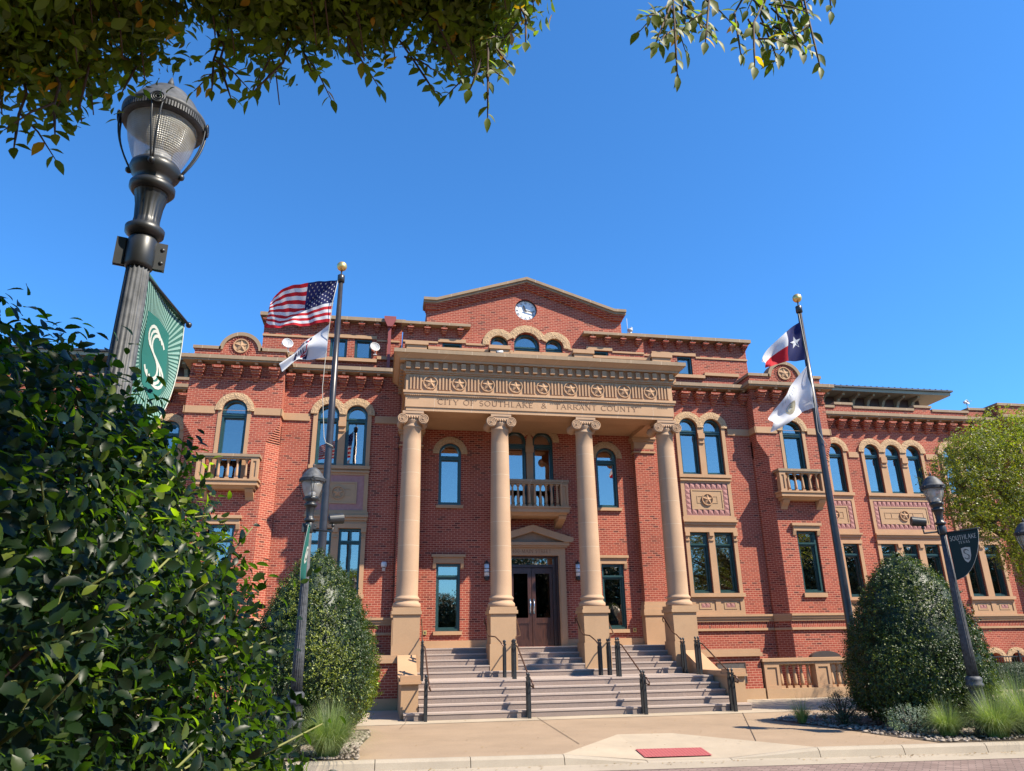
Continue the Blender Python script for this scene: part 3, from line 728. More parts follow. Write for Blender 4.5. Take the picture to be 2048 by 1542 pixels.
# gable coping, corbel courses below it
gp = [(-3.98, 14.12), (-3.5, 14.12), (0, 15.26), (3.5, 14.12), (3.98, 14.12)]
def gband(m, dz0, dz1, y0, y1, ex=0.0):
    for i in range(4):
        (xa, za), (xb, zb) = gp[i], gp[i+1]
        xa2 = xa-ex if i == 0 else xa; xb2 = xb+ex if i == 3 else xb
        m.hexa([(xa2, y0, za+dz0), (xb2, y0, zb+dz0), (xb2, y1, zb+dz0), (xa2, y1, za+dz0), (xa2, y0, za+dz1), (xb2, y0, zb+dz1), (xb2, y1, zb+dz1), (xa2, y1, za+dz1)])
m = B(); gband(m, -.11, 0.0, -.34, .5, .007); gband(m, -.20, -.111, -.28, .5, 0); P_('gable_coping', m, 'stone_coping')
m = B(); gband(m, -.27, -.201, -.22, .4, -.04); gband(m, -.34, -.271, -.16, .4, -.08); gband(m, -.41, -.341, -.10, .4, -.11); P_('gable_corbels', m, 'brick')
m = B(); m.hexa([(-3.84, .35, 12), (3.84, .35, 12), (3.84, 3.5, 12), (-3.84, 3.5, 12), (-3.84, .35, 13.9), (3.84, .35, 13.9), (3.84, 3.5, 13.9), (-3.84, 3.5, 13.9)])
m.prism_xz([(-3.84, 13.901), (3.84, 13.901), (0, 15.0)], .5, 3.5); P_('gable_block', m, 'brick')
m = B(); m.box(-4.7, 4.7, .351, 1.95, 10.6, 12.98); P_('upper_block', m, 'brick')
# clock
m = B(); m.lathe([(0.0, 0)], 0, 0, 3, caps=False) if False else None
ck = B(); n = 40
def disc(mb, cx, cz, r, y0, y1, n=32):
    mb.prism_xz([(cx+r*math.cos(2*PI*i/n), cz+r*math.sin(2*PI*i/n)) for i in range(n)], y0, y1)
disc(ck, 0, 14.0, .438, .12, .16); clock = P_('clock', ck, 'clock_face')
m = B(); m.arc_band(0, 14.0, .41, .437, .06, .12, 0, 2*PI, 40); P_('clock_rim', m, 'clock_black', clock)
m = B()
for h in range(12):
    a = PI/2-2*PI*h/12; num = ['XII', 'I', 'II', 'III', 'IIII', 'V', 'VI', 'VII', 'VIII', 'IX', 'X', 'XI'][h]
    hh = 0.085; L_ = text_len(num, .06)*hh*.75
    def mp_(u, v, d, a=a, L_=L_):
        t = (u*.75-L_/2); rr = .285+v
        return (rr*math.cos(a)+t*math.sin(a), .118-d, 14.0+rr*math.sin(a)-t*math.cos(a))
    lettering(m, num, mp_, hh, 0.13, 0.004, False, .06)
P_('clock_numerals', m, 'clock_black', clock)
def hand(L_, wd, ang, y):
    m = B(); a = math.radians(90-ang); c_, s_ = math.cos(a), math.sin(a)
    pts = [(-.07, -wd*.6), (L_*.7, -wd), (L_, 0), (L_*.7, wd), (-.07, wd*.6)]
    m.prism_xz([(u*c_-v*s_, 14.0+u*s_+v*c_) for u, v in pts], y, y+.01); return m
P_('hour_hand', hand(.25, .034, 339, .085), 'clock_black', clock); P_('minute_hand', hand(.36, .022, 104, .07), 'clock_black', clock)
# gable arched windows
for cx, r, nm in ((-1.07, .34, 0), (0, .50, 1), (1.07, .34, 2)):
    window(False, cx-r, cx+r, 12.2, 12.5, 0, True, 12.42, 0, recess=.14)
m = B(); m.arc_band(0, 12.5, .52, .80, -.05, .1, .42, PI-.42, 20, .007); P_('carved_arch', m, 'stone_carved')
for s_ in (0, 1):
    m = B(bool(s_)); m.arc_band(1.09, 12.46, .36, .63, -.055, .1, -.1, PI*.84, 16, .007); P_('carved_arch', m, 'stone_carved')
m = B(); m.box(-.52, .52, -.09, .1, 12.02, 12.2)
for s_ in (-1, 1):
    m.box(s_*.55, s_*1.62, -.07, .1, 12.02, 12.22); m.box(s_*1.62, s_*2.35, -.04, .1, 12.36, 12.43); m.box(s_*2.35, s_*3.40, -.05, .1, 12.421, 12.56); m.box(s_*3.40, s_*4.7, -.04, .1, 12.36, 12.43)
P_('string_course', m, 'stone')
for s_ in (0, 1): window(bool(s_), 2.5, 3.24, 12.10, 12.42, 0, False, None, 0)
# inner attic cornice pieces
for s_ in (0, 1):
    m = B(bool(s_)); m.box(2.2, 4.78, -.30, .36, 13.0, 13.10); P_('cornice', m, 'stone_coping')
    m = B(bool(s_)); d = B(bool(s_))
    for x in (2.58, 3.19, 3.82, 4.44):
        d.cut(); d.box(x-.05, x+.05, -.25, 0, 12.95, 12.999); corbel(m, x, 0, 12.92, .24, .24, .13, .26, 4)
    P_('corbel', m, 'brick'); P_('cornice_block', d, 'stone')
# attic flanks, plane y=+1.7
for s_ in (False, True):
    m = B(s_); hs_ = [rect(5.88, 6.54, 12.24, 13.10), rect(6.82, 7.48, 12.24, 13.10)]
    m.wall(rect(4.72, 10.0, 10.7, 13.76), hs_, 1.7, .35); m.box(4.72, 10.0, 2.051, 9, 10.7, 13.75); P_('wall', m, 'brick')
    for xa in (5.88, 6.82): window(s_, xa, xa+.66, 12.24, 13.10, 1.7, False, None, .55)
    m = B(s_); m.box(4.6, 10.14, 1.38, 2.3, 13.76, 13.90); m.box(9.7, 10.14, 2.31, 9, 13.76, 13.90); P_('cornice', m, 'stone_coping')
    m = B(s_); d = B(s_)
    for i in range(9):
        x = 5.1+i*.60; d.cut(); d.box(x-.05, x+.05, 1.46, 1.7, 13.70, 13.758); corbel(m, x, 1.7, 13.68, .27, .26, .14, .27, 4)
    P_('corbel', m, 'brick'); P_('cornice_block', d, 'stone')
    m = B(s_); m.box(7.66, 10.02, 1.66, 1.75, 13.02, 13.10); m.box(5.70, 7.66, 1.645, 1.75, 13.101, 13.24); m.box(4.8, 5.70, 1.66, 1.75, 13.02, 13.10)
    m.box(5.66, 7.95, 1.56, 1.75, 12.10, 12.235); m.box(7.95, 9.5, 1.58, 1.75, 12.24, 12.37); m.box(4.8, 5.66, 1.58, 1.75, 12.24, 12.37); P_('string_course', m, 'stone')
m = B(); m.prism_xz([(-5.44, 13.98), (-4.98, 13.98), (-4.98, 13.85), (-5.12, 13.55), (-5.30, 13.55), (-5.44, 13.85)], 1.30, 1.62)
m.box(-5.27, -5.15, 1.42, 1.60, 11.1, 13.549); P_('downspout', m, 'downspout_red')

# ------------------------------------------------------------ side bays, pavilions, wings
for s_ in (False, True):
    mw_ = B(s_); cxs = (6.21, 7.19)
    hs_ = [rect(5.84, 6.58, 3.29, 5.44), rect(6.82, 7.56, 3.29, 5.44)]+[archp(c-.37, c+.37, 7.58, 9.42) for c in cxs]
    mw_.wall(rect(4.72, 8.9, 0, 11.0), hs_, 0, .35); P_('wall', mw_, 'brick')
    # stone surround (proud of the brick), with the windows cut out
    q = B(s_)
    c1, c2 = cxs
    q.wall([(5.70, 2.561), (7.70, 2.561), (7.70, 9.42), (c2+.37, 9.42), (c2+.37, 7.58), (c2-.37, 7.58), (c2-.37, 9.42), (c1+.37, 9.42), (c1+.37, 7.58), (c1-.37, 7.58), (c1-.37, 9.42), (5.70, 9.42)], [rect(5.84, 6.58, 3.29, 5.44), rect(6.82, 7.56, 3.29, 5.44), rect(5.84, 7.56, 6.05, 7.26), rect(5.86, 6.60, 2.70, 3.05), rect(6.80, 7.54, 2.70, 3.05)], -.06, .055)
    q.box(5.66, 7.74, -.15, -.061, 3.16, 3.288); q.box(5.66, 7.74, -.14, -.061, 7.46, 7.578); q.box(5.68, 7.72, -.12, -.061, 7.34, 7.40)
    q.box(5.64, 7.76, -.18, -.061, 5.80, 5.87); q.box(5.67, 7.73, -.12, -.061, 5.70, 5.799); q.box(5.68, 7.72, -.10, -.061, 5.44, 5.60) 
    q.box(5.66, 7.74, -.10, -.061, 5.88, 6.0)
    for x in (5.77, 6.70, 7.63):
        q.box(x-.085, x+.085, -.12, -.062, 5.30, 5.437); q.box(x-.075, x+.075, -.10, -.062, 5.13, 5.18)
    for x in (6.70,):
        q.box(x-.13, x+.13, -.13, -.062, 8.98, 9.18); q.box(x-.10, x+.10, -.11, -.062, 8.80, 8.86)
    sur = P_('stone_surround', q, 'stone')
    # back plates of recesses
    z = B(s_); z.box(5.83, 7.57, -.03, -.004, 6.04, 7.27); P_('panel_ground', z, 'pink_tile', sur)
    z = B(s_)
    for i in range(8):
        for zz in (6.07, 7.03):
            x = 5.845+i*.2137; z.add([(x, -.031, zz), (x+.205, -.031, zz), (x+.205, -.031, zz+.2), (x, -.031, zz+.2), (x+.01, -.075, zz+.19)], [(0, 1, 4), (1, 2, 4), (2, 3, 4), (3, 0, 4)], False)
    for i in range(4):
        for xx in (5.845, 7.341):
            zz = 6.28+i*.187; z.add([(xx, -.031, zz), (xx+.205, -.031, zz), (xx+.205, -.031, zz+.18), (xx, -.031, zz+.18), (xx+.01, -.075, zz+.17)], [(0, 1, 4), (1, 2, 4), (2, 3, 4), (3, 0, 4)], False)
    if not s_: P_('pyramid_tiles', z, 'pink_tile', sur)
    def panel(mm, x0, x1, z0, z1, y, cxx):
        mm.wall(rect(x0, x1, z0, z1), [rect(x0+.05, x1-.05, z0+.05, z1-.05)], y-.03, .03); mm.box(x0+.05, x1-.05, y-.012, y+.001, z0+.05, z1-.05)
        mm.wall(rect(x0+.22, x1-.22, z0+.24, z1-.24), [rect(x0+.245, x1-.245, z0+.265, z1-.265)], y-.025, .012)
    pn = B(s_); panel(pn, 6.07, 7.33, 6.27, 7.02, -.034, 6.7); pp = P_('star_panel', pn, 'stone_pale', sur)
    disc_m = B(s_); disc(disc_m, 6.70, 6.645, .222, -.055, -.047); P_('roundel', disc_m, 'stone_pale', sur)
    medallion(s_, 6.70, 6.645, .225, -.055, sur)
    lp = B(s_); lt = B(s_)
    for xa in (5.86, 6.80):
        lp.cut(); lt.cut(); lp.box(xa, xa+.74, -.03, -.004, 2.70, 3.05)
        lp.wall(rect(xa+.13, xa+.61, 2.75, 3.0), [rect(xa+.20, xa+.54, 2.80, 2.95)], -.045, .014)
        for k in range(2):
            xx = xa+.20+k*.17; lt.add([(xx, -.031, 2.80), (xx+.17, -.031, 2.80), (xx+.17, -.031, 2.95), (xx, -.031, 2.95), (xx+.02, -.055, 2.94)], [(0, 1, 4), (1, 2, 4), (2, 3, 4), (3, 0, 4)], False)
    P_('apron_panel', lp, 'stone_pale', sur); P_('apron_tiles', lt, 'pink_tile', sur)
    for c in cxs: window(s_, c-.37, c+.37, 7.58, 9.42, 0, True, 9.27, .62 if not s_ else .5)
    window(s_, 5.84, 6.58, 3.29, 5.44, 0, False, 5.0, .92, muntin=s_); window(s_, 6.82, 7.56, 3.29, 5.44, 0, False, 5.0, .92, muntin=s_)
    m = B(s_); m.arc_band(6.21, 9.42, .37, .62, -.10, 0, 0, PI, 20, .007); m.arc_band(7.19, 9.42, .37, .618, -.105, 0, 0, PI, 20, .007); P_('carved_arch', m, 'stone_carved')
    # belts and water table
    m = B(s_); m.box(4.74, 5.58, -.05, .01, 9.16, 9.41); m.box(7.82, 8.78, -.05, .01, 9.16, 9.41); P_('belt_course', m, 'stone')
    a, b_, c_ = B(s_), B(s_), B(s_); water_table(a, b_, c_, 4.72, 8.86, 0); wt = P_('water_table', a, 'stone'); P_('soldier_course', b_, 'brick_upright', wt); P_('lower_band', c_, 'stone', wt)
    main_cornice(s_, 4.95, 8.72, 0, 5.53, 6, .612, 11.13, .1, 0)
    # pavilion ------------------------------------------------
    Y = -.5
    m = B(s_); ph = [rect(9.84, 10.66, 3.26, 5.45), archp(9.84, 10.66, 6.9, 9.28)]
    m.wall([(9.15, 0), (11.45, 0), (11.45, 8.3), (11.85, 8.9), (11.85, 11.0), (8.75, 11.0), (8.75, 8.9), (9.15, 8.3)], ph, Y, .35)
    P_('wall', m, 'brick')
    m = B(s_)   # returns and chamfers
    for sgn, xi, xo in ((1, 9.15, 8.75), (-1, 11.45, 11.85)):
        m.add([(xi, Y+.001, 0), (xi, Y+.001, 8.9), (xo, -.1, 8.9), (xo, -.1, 0), (xo, .3, 0), (xo, .3, 8.9), (xi, .3, 0), (xi, .3, 8.9)],
              [(0, 1, 2, 3), (3, 2, 5, 4), (0, 3, 4, 6), (1, 7, 5, 2)] if sgn > 0 else [(3, 2, 1, 0), (4, 5, 2, 3), (6, 4, 3, 0), (2, 5, 7, 1)], False)
        for k in range(9):   # corbelled courses resolving the chamfer
            t = (k+1)/9; z0 = 8.25+k*.072; xe = xi+(xo-xi)*t
            m.add([(xi, Y+.001, z0), (xe, Y+.001, z0), (xo, Y+.001+.4*(1-t), z0), (xo, .0, z0), (xi, 0, z0), (xi, Y+.001, z0+.072), (xe, Y+.001, z0+.072), (xo, Y+.001+.4*(1-t), z0+.072), (xo, 0, z0+.072), (xi, 0, z0+.072)],
                  [(4, 3, 2, 1, 0), (5, 6, 7, 8, 9), (0, 1, 6, 5), (1, 2, 7, 6), (2, 3, 8, 7)], False)
        m.box(xo, xo+sgn*.3, Y+.351, 3.0 if sgn < 0 else 1.69, 8.85, 11.0) if True else None
        m.box(xo, xo+sgn*.3, Y+.002, Y+.35, 8.9, 11.0) if False else None
    m.box(11.5, 11.849, -.09, 3.0, 0, 8.849)
    P_('return_wall', m, 'brick')
    q = B(s_); q.box(9.0, 9.83 if False else 9.62, Y-.05, Y-.001, 9.16, 9.40); q.box(10.88, 11.87, Y-.05, Y-.001, 9.16, 9.40); q.box(8.73, 9.0, Y-.05, Y-.001, 9.16, 9.40); q.box(8.70, 8.75, Y-.05, -.06, 9.16, 9.40); q.box(11.85, 11.90, Y-.05, 0, 9.16, 9.40); P_('belt_course', q, 'stone')
    q = B(s_); q.wall(rect(9.72, 10.78, 6.85, 9.3), [rect(9.84, 10.66, 6.9, 9.29)], Y-.02, .018); 
    P_('window_jamb', q, 'stone')
    window(s_, 9.84, 10.66, 6.9, 9.28, Y, True, 9.14, .7)
    m = B(s_); m.arc_band(10.25, 9.28, .41, .64, Y-.07, Y, 0, PI, 20, .007); P_('carved_arch', m, 'stone_carved')
    window(s_, 9.84, 10.60, 3.26, 5.45, Y, False, 5.0, .95, sill=(.07, .08, .15))
    q = B(s_); q.box(9.64, 10.82, Y-.14, Y, 5.64, 5.73); q.box(9.70, 10.76, Y-.08, Y, 5.46, 5.639)
    for x in (9.74, 10.70): q.prism_yz([(Y-.08, 5.459), (Y, 5.459), (Y, 5.28), (Y-.04, 5.30)], x-.06, x+.06)
    P_('window_hood', q, 'stone')
    a, b_, c_ = B(s_), B(s_), B(s_)
    water_table(a, b_, c_, 9.12, 11.48, Y)
    wt = P_('water_table', a, 'stone'); P_('soldier_course', b_, 'brick_upright', wt); P_('lower_band', c_, 'stone', wt)
    a = B(s_)
    for sgn, xi, xo in ((1, 9.13, 8.73), (-1, 11.47, 11.87)):
        a.cut()
        for z0, z1, e in ((2.49, 2.56, .12), (2.41, 2.489, .09), (2.32, 2.409, .06), (2.02, 2.099, .05)):
            pts = [(xi, Y-e, z0), (xo-sgn*e*.4, -.1-e*.7, z0), (xo, .0, z0), (xi, .0, z0)]
            a.add(pts+[(x, y, z1) for x, y, z in pts], [(3, 2, 1, 0), (4, 5, 6, 7), (0, 1, 5, 4), (1, 2, 6, 5)], False)
    P_('water_table_return', a, 'stone')
    main_cornice(s_, 8.75, 11.85, Y, 9.06, 5, .614, 11.14, .26, .26)
    m = B(s_)
    for xo, sg in ((8.75, -1), (11.85, 1)):
        m.box(xo, xo+sg*.26, Y+.021, .6 if sg < 0 else 2.4, 11.01, 11.139)
    P_('cornice', m, 'stone_coping')
    # parapet with round gablet
    rr = .60; cz = 11.44
    gab = [(8.79, 11.141), (11.81, 11.141), (11.81, 11.50), (10.30+rr, 11.50)]+[(10.30+rr*math.cos(t), cz+rr*math.sin(t)) for t in [math.asin((11.50-cz)/rr)+(PI-2*math.asin((11.50-cz)/rr))*i/18 for i in range(1, 18)]]+[(10.30-rr, 11.50), (8.79, 11.50)]
    m = B(s_); m.wall(gab, [], Y+.02, .35); m.box(8.79, 9.14, Y+.371, 1.6, 11.141, 11.49); m.box(11.46, 11.81, Y+.371, 2.4, 11.141, 11.49); P_('parapet', m, 'brick')
    c = B(s_); c.box(8.73, 10.30-.66, Y-.04, Y+.42, 11.50, 11.61); c.box(10.30+.66, 11.87, Y-.04, Y+.42, 11.50, 11.61); c.box(8.73, 9.18, Y+.421, 1.6, 11.50, 11.61); c.box(11.42, 11.87, Y+.421, 2.4, 11.50, 11.61)
    c.arc_band(10.30, cz, .601, .73, Y-.04, Y+.42, .085, PI-.085, 26); P_('parapet_coping', c, 'stone_coping')
    dd = B(s_); disc(dd, 10.30, 11.66, .262, Y+.005, Y+.03); P_('roundel', dd, 'stone_pale'); medallion(s_, 10.30, 11.66, .265, Y+.012)
    k_ = B(s_)
    for i in range(26):
        a0 = 2*PI*i/26; c_, s2 = math.cos(a0), math.sin(a0)
        pts = [(10.30+r_*c_-t_*s2, yy, 11.66+r_*s2+t_*c_) for yy in (Y+.004, Y+.03) for r_, t_ in ((.29, -.022), (.39, -.03), (.39, .03), (.29, .007))]
        k_.hexa(pts)
    P_('brick_ring', k_, 'brick_upright')
    balcony(s_, 10.20, .96, -.92, -.502, 6.86, 7.69, 5, .24)
    # wing ------------------------------------------------------
    Y = 2.75
    groups = [(13.15, 2), (15.93, 3), (19.85, 2)]
    wh = []; allx = []
    for g0, nn in groups:
        for i in range(nn): allx.append(g0+i*1.03)
    for c in allx: wh += [rect(c-.36, c+.36, 3.29, 5.44), archp(c-.36, c+.36, 7.6, 9.43)]
    bz = [archp(c-.34, c+.34, .1, .72, 8) for c in (19.93, 20.95, 17.0, 16.0)]
    m = B(s_); m.wall(rect(11.8, 22.5, 0, 11.0), wh+bz, Y, .35); P_('wall', m, 'brick')
    m = B(s_); m.box(15.5, 21.5, Y+.5, Y+.54, 0, 1.2); P_('dark_recess_panel', m, 'unlit_black')  # black sheet painting the shade inside the basement arches
    for g0, nn in groups:
        xa = g0-.51; xb = g0+(nn-1)*1.03+.51
        q = B(s_)
        wl_ = []
        for i in range(nn):
            c = g0+i*1.03; wl_ += [rect(c-.36, c+.36, 3.29, 5.44), rect(c-.40, c+.40, 2.70, 3.05)]
        ol_ = [(xa, 2.561), (xb, 2.561), (xb, 9.43)]
        for i in reversed(range(nn)): c = g0+i*1.03; ol_ += [(c+.36, 9.43), (c+.36, 7.6), (c-.36, 7.6), (c-.36, 9.43)]
        q.wall(ol_+[(xa, 9.43)], wl_+[rect(xa+.14, xb-.14, 6.05, 7.26)], Y-.06, .055)
        q.box(xa-.04, xb+.04, Y-.15, Y-.061, 3.16, 3.288); q.box(xa-.04, xb+.04, Y-.14, Y-.061, 7.47, 7.598)
        q.box(xa-.05, xb+.05, Y-.18, Y-.061, 5.80, 5.87); q.box(xa-.02, xb+.02, Y-.12, Y-.061, 5.70, 5.799); q.box(xa-.01, xb+.01, Y-.10, Y-.061, 5.44, 5.58)
        for i in range(nn+1):
            x = g0-.515+i*1.03; 
            if 0 < i < nn: q.box(x-.14, x+.14, Y-.13, Y-.062, 8.95, 9.2); q.box(x-.12, x+.12, Y-.10, Y-.062, 8.78, 8.84)
            if 0 < i < nn: q.box(x-.10, x+.10, Y-.12, Y-.062, 5.28, 5.437)
        sur = P_('stone_surround', q, 'stone')
        z = B(s_); z.box(xa+.13, xb-.13, Y-.03, Y-.004, 6.04, 7.27); P_('panel_ground', z, 'pink_tile', sur)
        z = B(s_); L_ = xb-xa-.30; ntl = int(round(L_/.212)); st = L_/ntl
        for i in range(ntl):
            for zz in (6.07, 7.03):
                x = xa+.15+i*st; z.add([(x, Y-.031, zz), (x+st-.01, Y-.031, zz), (x+st-.01, Y-.031, zz+.2), (x, Y-.031, zz+.2), (x+.01, Y-.075, zz+.19)], [(0, 1, 4), (1, 2, 4), (2, 3, 4), (3, 0, 4)], False)
        for i in range(4):
            for xx in (xa+.15, xb-.15-.205):
                zz = 6.28+i*.187; z.add([(xx, Y-.031, zz), (xx+.205, Y-.031, zz), (xx+.205, Y-.031, zz+.18), (xx, Y-.031, zz+.18), (xx+.01, Y-.075, zz+.17)], [(0, 1, 4), (1, 2, 4), (2, 3, 4), (3, 0, 4)], False)
        P_('pyramid_tiles', z, 'pink_tile', sur)
        pn = B(s_); panel(pn, xa+.38, xb-.38, 6.27, 7.02, Y-.034, 0)
        cc = (xa+xb)/2
        if nn == 3:
            for xx in (cc-.62, cc+.42): pn.box(xx, xx+.02, Y-.062, Y-.046, 6.52, 6.77)
        P_('star_panel', pn, 'stone_pale', sur)
        dd = B(s_); disc(dd, cc, 6.645, .222, Y-.055, Y-.047); P_('roundel', dd, 'stone_pale', sur); medallion(s_, cc, 6.645, .225, Y-.055, sur)
        lp = B(s_); lt = B(s_); ca = B(s_)
        for i in range(nn):
            c = g0+i*1.03
            lp.cut(); lt.cut(); lp.box(c-.40, c+.40, Y-.03, Y-.004, 2.70, 3.05); lp.wall(rect(c-.25, c+.25, 2.75, 3.0), [rect(c-.17, c+.17, 2.80, 2.95)], Y-.045, .014)
            for k in range(2):
                xx = c-.17+k*.17; lt.add([(xx, Y-.031, 2.80), (xx+.17, Y-.031, 2.80), (xx+.17, Y-.031, 2.95), (xx, Y-.031, 2.95), (xx+.02, Y-.055, 2.94)], [(0, 1, 4), (1, 2, 4), (2, 3, 4), (3, 0, 4)], False)
            window(s_, c-.36, c+.36, 7.6, 9.43, Y, True, 9.28, .45); window(s_, c-.36, c+.36, 3.29, 5.44, Y, False, 5.0, .92)
            ca.arc_band(c, 9.43, .36, .62, Y-.10-.003*(i % 2), Y, 0, PI, 18, .007)
        P_('apron_panel', lp, 'stone_pale', sur); P_('apron_tiles', lt, 'pink_tile', sur); P_('carved_arch', ca, 'stone_carved', sur)
    m = B(s_); m.box(14.82, 15.3, Y-.05, Y, 9.17, 9.41); m.box(18.63, 19.22, Y-.05, Y, 9.17, 9.41); m.box(21.52, 22.5, Y-.05, Y, 9.17, 9.41); m.box(11.9, 12.5, Y-.05, Y, 9.17, 9.41); P_('belt_course', m, 'stone')
    a, b_, c_ = B(s_), B(s_), B(s_); water_table(a, b_, c_, 11.85, 22.45, Y); wt = P_('water_table', a, 'stone'); P_('soldier_course', b_, 'brick_upright', wt); P_('lower_band', c_, 'stone', wt)
    q = B(s_)
    for c in (19.93, 20.95, 17.0, 16.0): q.arc_band(c, .72, .34, .55, Y-.06, Y, .0, PI, 14, .007)
    P_('carved_arch', q, 'stone_carved')
    main_cornice(s_, 11.9, 22.5, Y, 12.15, 17, .615, 11.15, 0, 0)
    m = B(s_); c = B(s_)
    for xa, xb, zt in ((11.9, 14.62, 11.56), (14.62, 15.42, 11.72), (15.42, 18.62, 11.57), (18.62, 19.42, 11.73), (19.42, 21.45, 11.57), (21.45, 22.5, 11.73)):
        m.box(xa, xb, Y+.03, Y+.35, 11.16 if False else 11.001, zt-.11); c.box(xa-(.06 if zt > 11.7 else -.061), xb+(.06 if zt > 11.7 else -.061), Y-.02, Y+.42, zt-.11, zt)
    P_('parapet', m, 'brick'); P_('parapet_coping', c, 'stone_coping')
    # outer pavilion at the wing's end
    m = B(s_); m.box(22.5, 26.5, Y-.55, Y+1, 0, 11.7); P_('end_pavilion_wall', m, 'brick')
    main_cornice(s_, 22.45, 26.5, Y-.55, 22.8, 6, .615, 11.15, .25, 0)
    m = B(s_); m.box(22.42, 26.5, Y-.62, Y+1.05, 11.701, 11.82); m.box(22.45, 26.5, Y-.6, Y-.551, 9.17, 9.41); P_('parapet_coping', m, 'stone_coping')
    # penthouse behind the wing, set back
    Y = 6.3
    m = B(s_); m.box(10.2, 21.95, Y, Y+5, 10.5, 13.25); P_('penthouse_wall', m, 'penthouse_brown')
    m = B(s_); m.box(10.0, 23.0, Y-1.0, Y+6, 13.25, 13.42); ev = P_('eaves', m, 'cream_trim')
    m = B(s_)
    for i in range(14):
        x = 10.45+i*.84
        m.cut()
        if x < 21.9: m.prism_yz([(Y-.001, 13.249), (Y-.75, 13.249), (Y-.72, 13.15), (Y-.32, 13.06), (Y-.16, 12.84), (Y-.14, 12.75), (Y-.001, 12.75)], x-.07, x+.07)
    P_('eaves_bracket', m, 'cream_trim')
    m = B(s_); m.box(10.2, 22.0, Y-.04, Y-.001, 12.66, 12.76); m.box(18.2, 20.0, Y-.06, Y-.041, 12.70, 12.82); m.box(10.2, 22.0, Y-.05, Y-.001, 12.0, 12.1); P_('string_course', m, 'cream_trim')
    m = B(s_)
    for x in (13.2, 14.0, 18.3, 19.25): m.box(x, x+.75, Y-.03, Y-.002, 12.12, 12.65)
    P_('penthouse_window', m, 'unlit_black')
    m = B(s_); x0, x1 = 9.9, 23.1
    m.add([(x0, Y-1.1, 13.421), (x1, Y-1.1, 13.421), (x1, Y+6.1, 13.421), (x0, Y+6.1, 13.421), (x0, Y-1.1, 13.50), (x1, Y-1.1, 13.50), (x1, Y+6.1, 13.50), (x0, Y+6.1, 13.50), (x0+2.5, Y+2.4, 13.75), (x1-2.5, Y+2.4, 13.75)],
          [(3, 2, 1, 0), (0, 1, 5, 4), (1, 2, 6, 5), (2, 3, 7, 6), (3, 0, 4, 7), (4, 5, 9, 8), (5, 6, 9), (6, 7, 8, 9), (7, 4, 8)], False)
    for i in range(40): m.box(x0+i*.33, x0+i*.33+.04, Y-1.11, Y-.9, 13.50, 13.53)
    P_('roof', m, 'roof_slate')

# building body behind the faces, so that nothing shows through
m = B(); m.box(-9.0, 9.0, 2.06, 9, 0, 10.69); m.box(-4.68, 4.68, .5, 2.05, .0, 10.59) if False else None
m.box(-22.4, -11.5, 3.4, 8.5, 0, 10.9); m.box(11.5, 22.4, 3.4, 8.5, 0, 10.9); P_('building_core', m, 'unlit_black')
m = B(); m.box(-11.8, 11.8, .36, 9, 10.93, 10.99); m.box(-22.4, -11.9, 3.11, 8, 10.93, 10.99); m.box(11.9, 22.4, 3.11, 8, 10.93, 10.99); P_('flat_roof', m, 'roof_slate')

# ------------------------------------------------------------ porch wall fittings
for s_ in (False, True):
    window(s_, 2.49, 3.28, 6.28, 8.12, 0, True, 8.0, .0, sill=(.08, .09, .11)); m = B(s_); m.arc_band(2.885, 8.12, .395, .62, -.05, 0, 0, PI, 20, .007); P_('carved_arch', m, 'stone_carved')
    window(s_, .12, .88, 6.15, 8.66, 0, True, 8.53, .0); m = B(s_); m.arc_band(.50, 8.66, .38, .63, -.05-.004*s_, 0, 0, PI if False else PI*.83, 20, .007); P_('carved_arch', m, 'stone_carved')
    window(s_, 2.49, 3.30, 2.12, 4.29, 0, False, 3.87, .0, sill=(.07, .08, .12))
    q = B(s_); q.box(2.32, 3.47, -.14, 0, 4.50, 4.59); q.box(2.38, 3.41, -.08, 0, 4.30, 4.499)
    for x in (2.42, 3.37): q.prism_yz([(-.08, 4.299), (0, 4.299), (0, 4.12), (-.04, 4.14)], x-.055, x+.055)
    P_('window_hood', q, 'stone')
    q = B(s_); q.box(1.17, 3.86, -.05, 0, 1.601, 1.83); P_('base_course', q, 'stone')
    # pilaster behind the outer column
    q = B(s_); q.box(3.90, 4.66, -.30, 0, 1.6, 8.9); P_('pilaster', q, 'brick')
    q = B(s_); q.box(3.84, 4.72, -.36, -.0, 8.62, 8.90) if False else None
    for z0, z1, e in ((8.80, 8.88, .10), (8.72, 8.799, .06), (8.45, 8.719, .007), (8.28, 8.34, .05)): q.box(3.90-e, 4.66+e, -.30-e, .001, z0, z1)
    q.cut()
    for z0, z1, e in ((1.601, 2.55, .06), (2.551, 2.75, .10), (2.751, 2.9, .07), (2.901, 3.0, .04)): q.box(3.90-e, 4.66+e, -.30-e, .001, z0, z1)
    P_('pilaster_cap', q, 'stone')
    # wall lantern
    L_ = thing  # noqa
    q = B(s_)
    for z0, z1 in ((3.80, 3.86), (3.93, 3.97) if False else (3.99, 4.01), (4.11, 4.13)): q.lathe([(.095, z0), (.095, z1)], 1.60, -.14, 16)
    q.lathe([(.05, 3.72), (.09, 3.80)], 1.60, -.14, 16); q.lathe([(.095, 4.27), (.09, 4.30), (.04, 4.36), (.01, 4.40)], 1.60, -.14, 16); q.box(1.56, 1.64, -.14, 0, 3.78, 3.84)
    lan = P_('wall_lantern', q, 'black_metal')
    q = B(s_); q.lathe([(.082, 3.86), (.082, 4.27)], 1.60, -.14, 16); P_('lamp_shade', q, 'light_opal', lan)
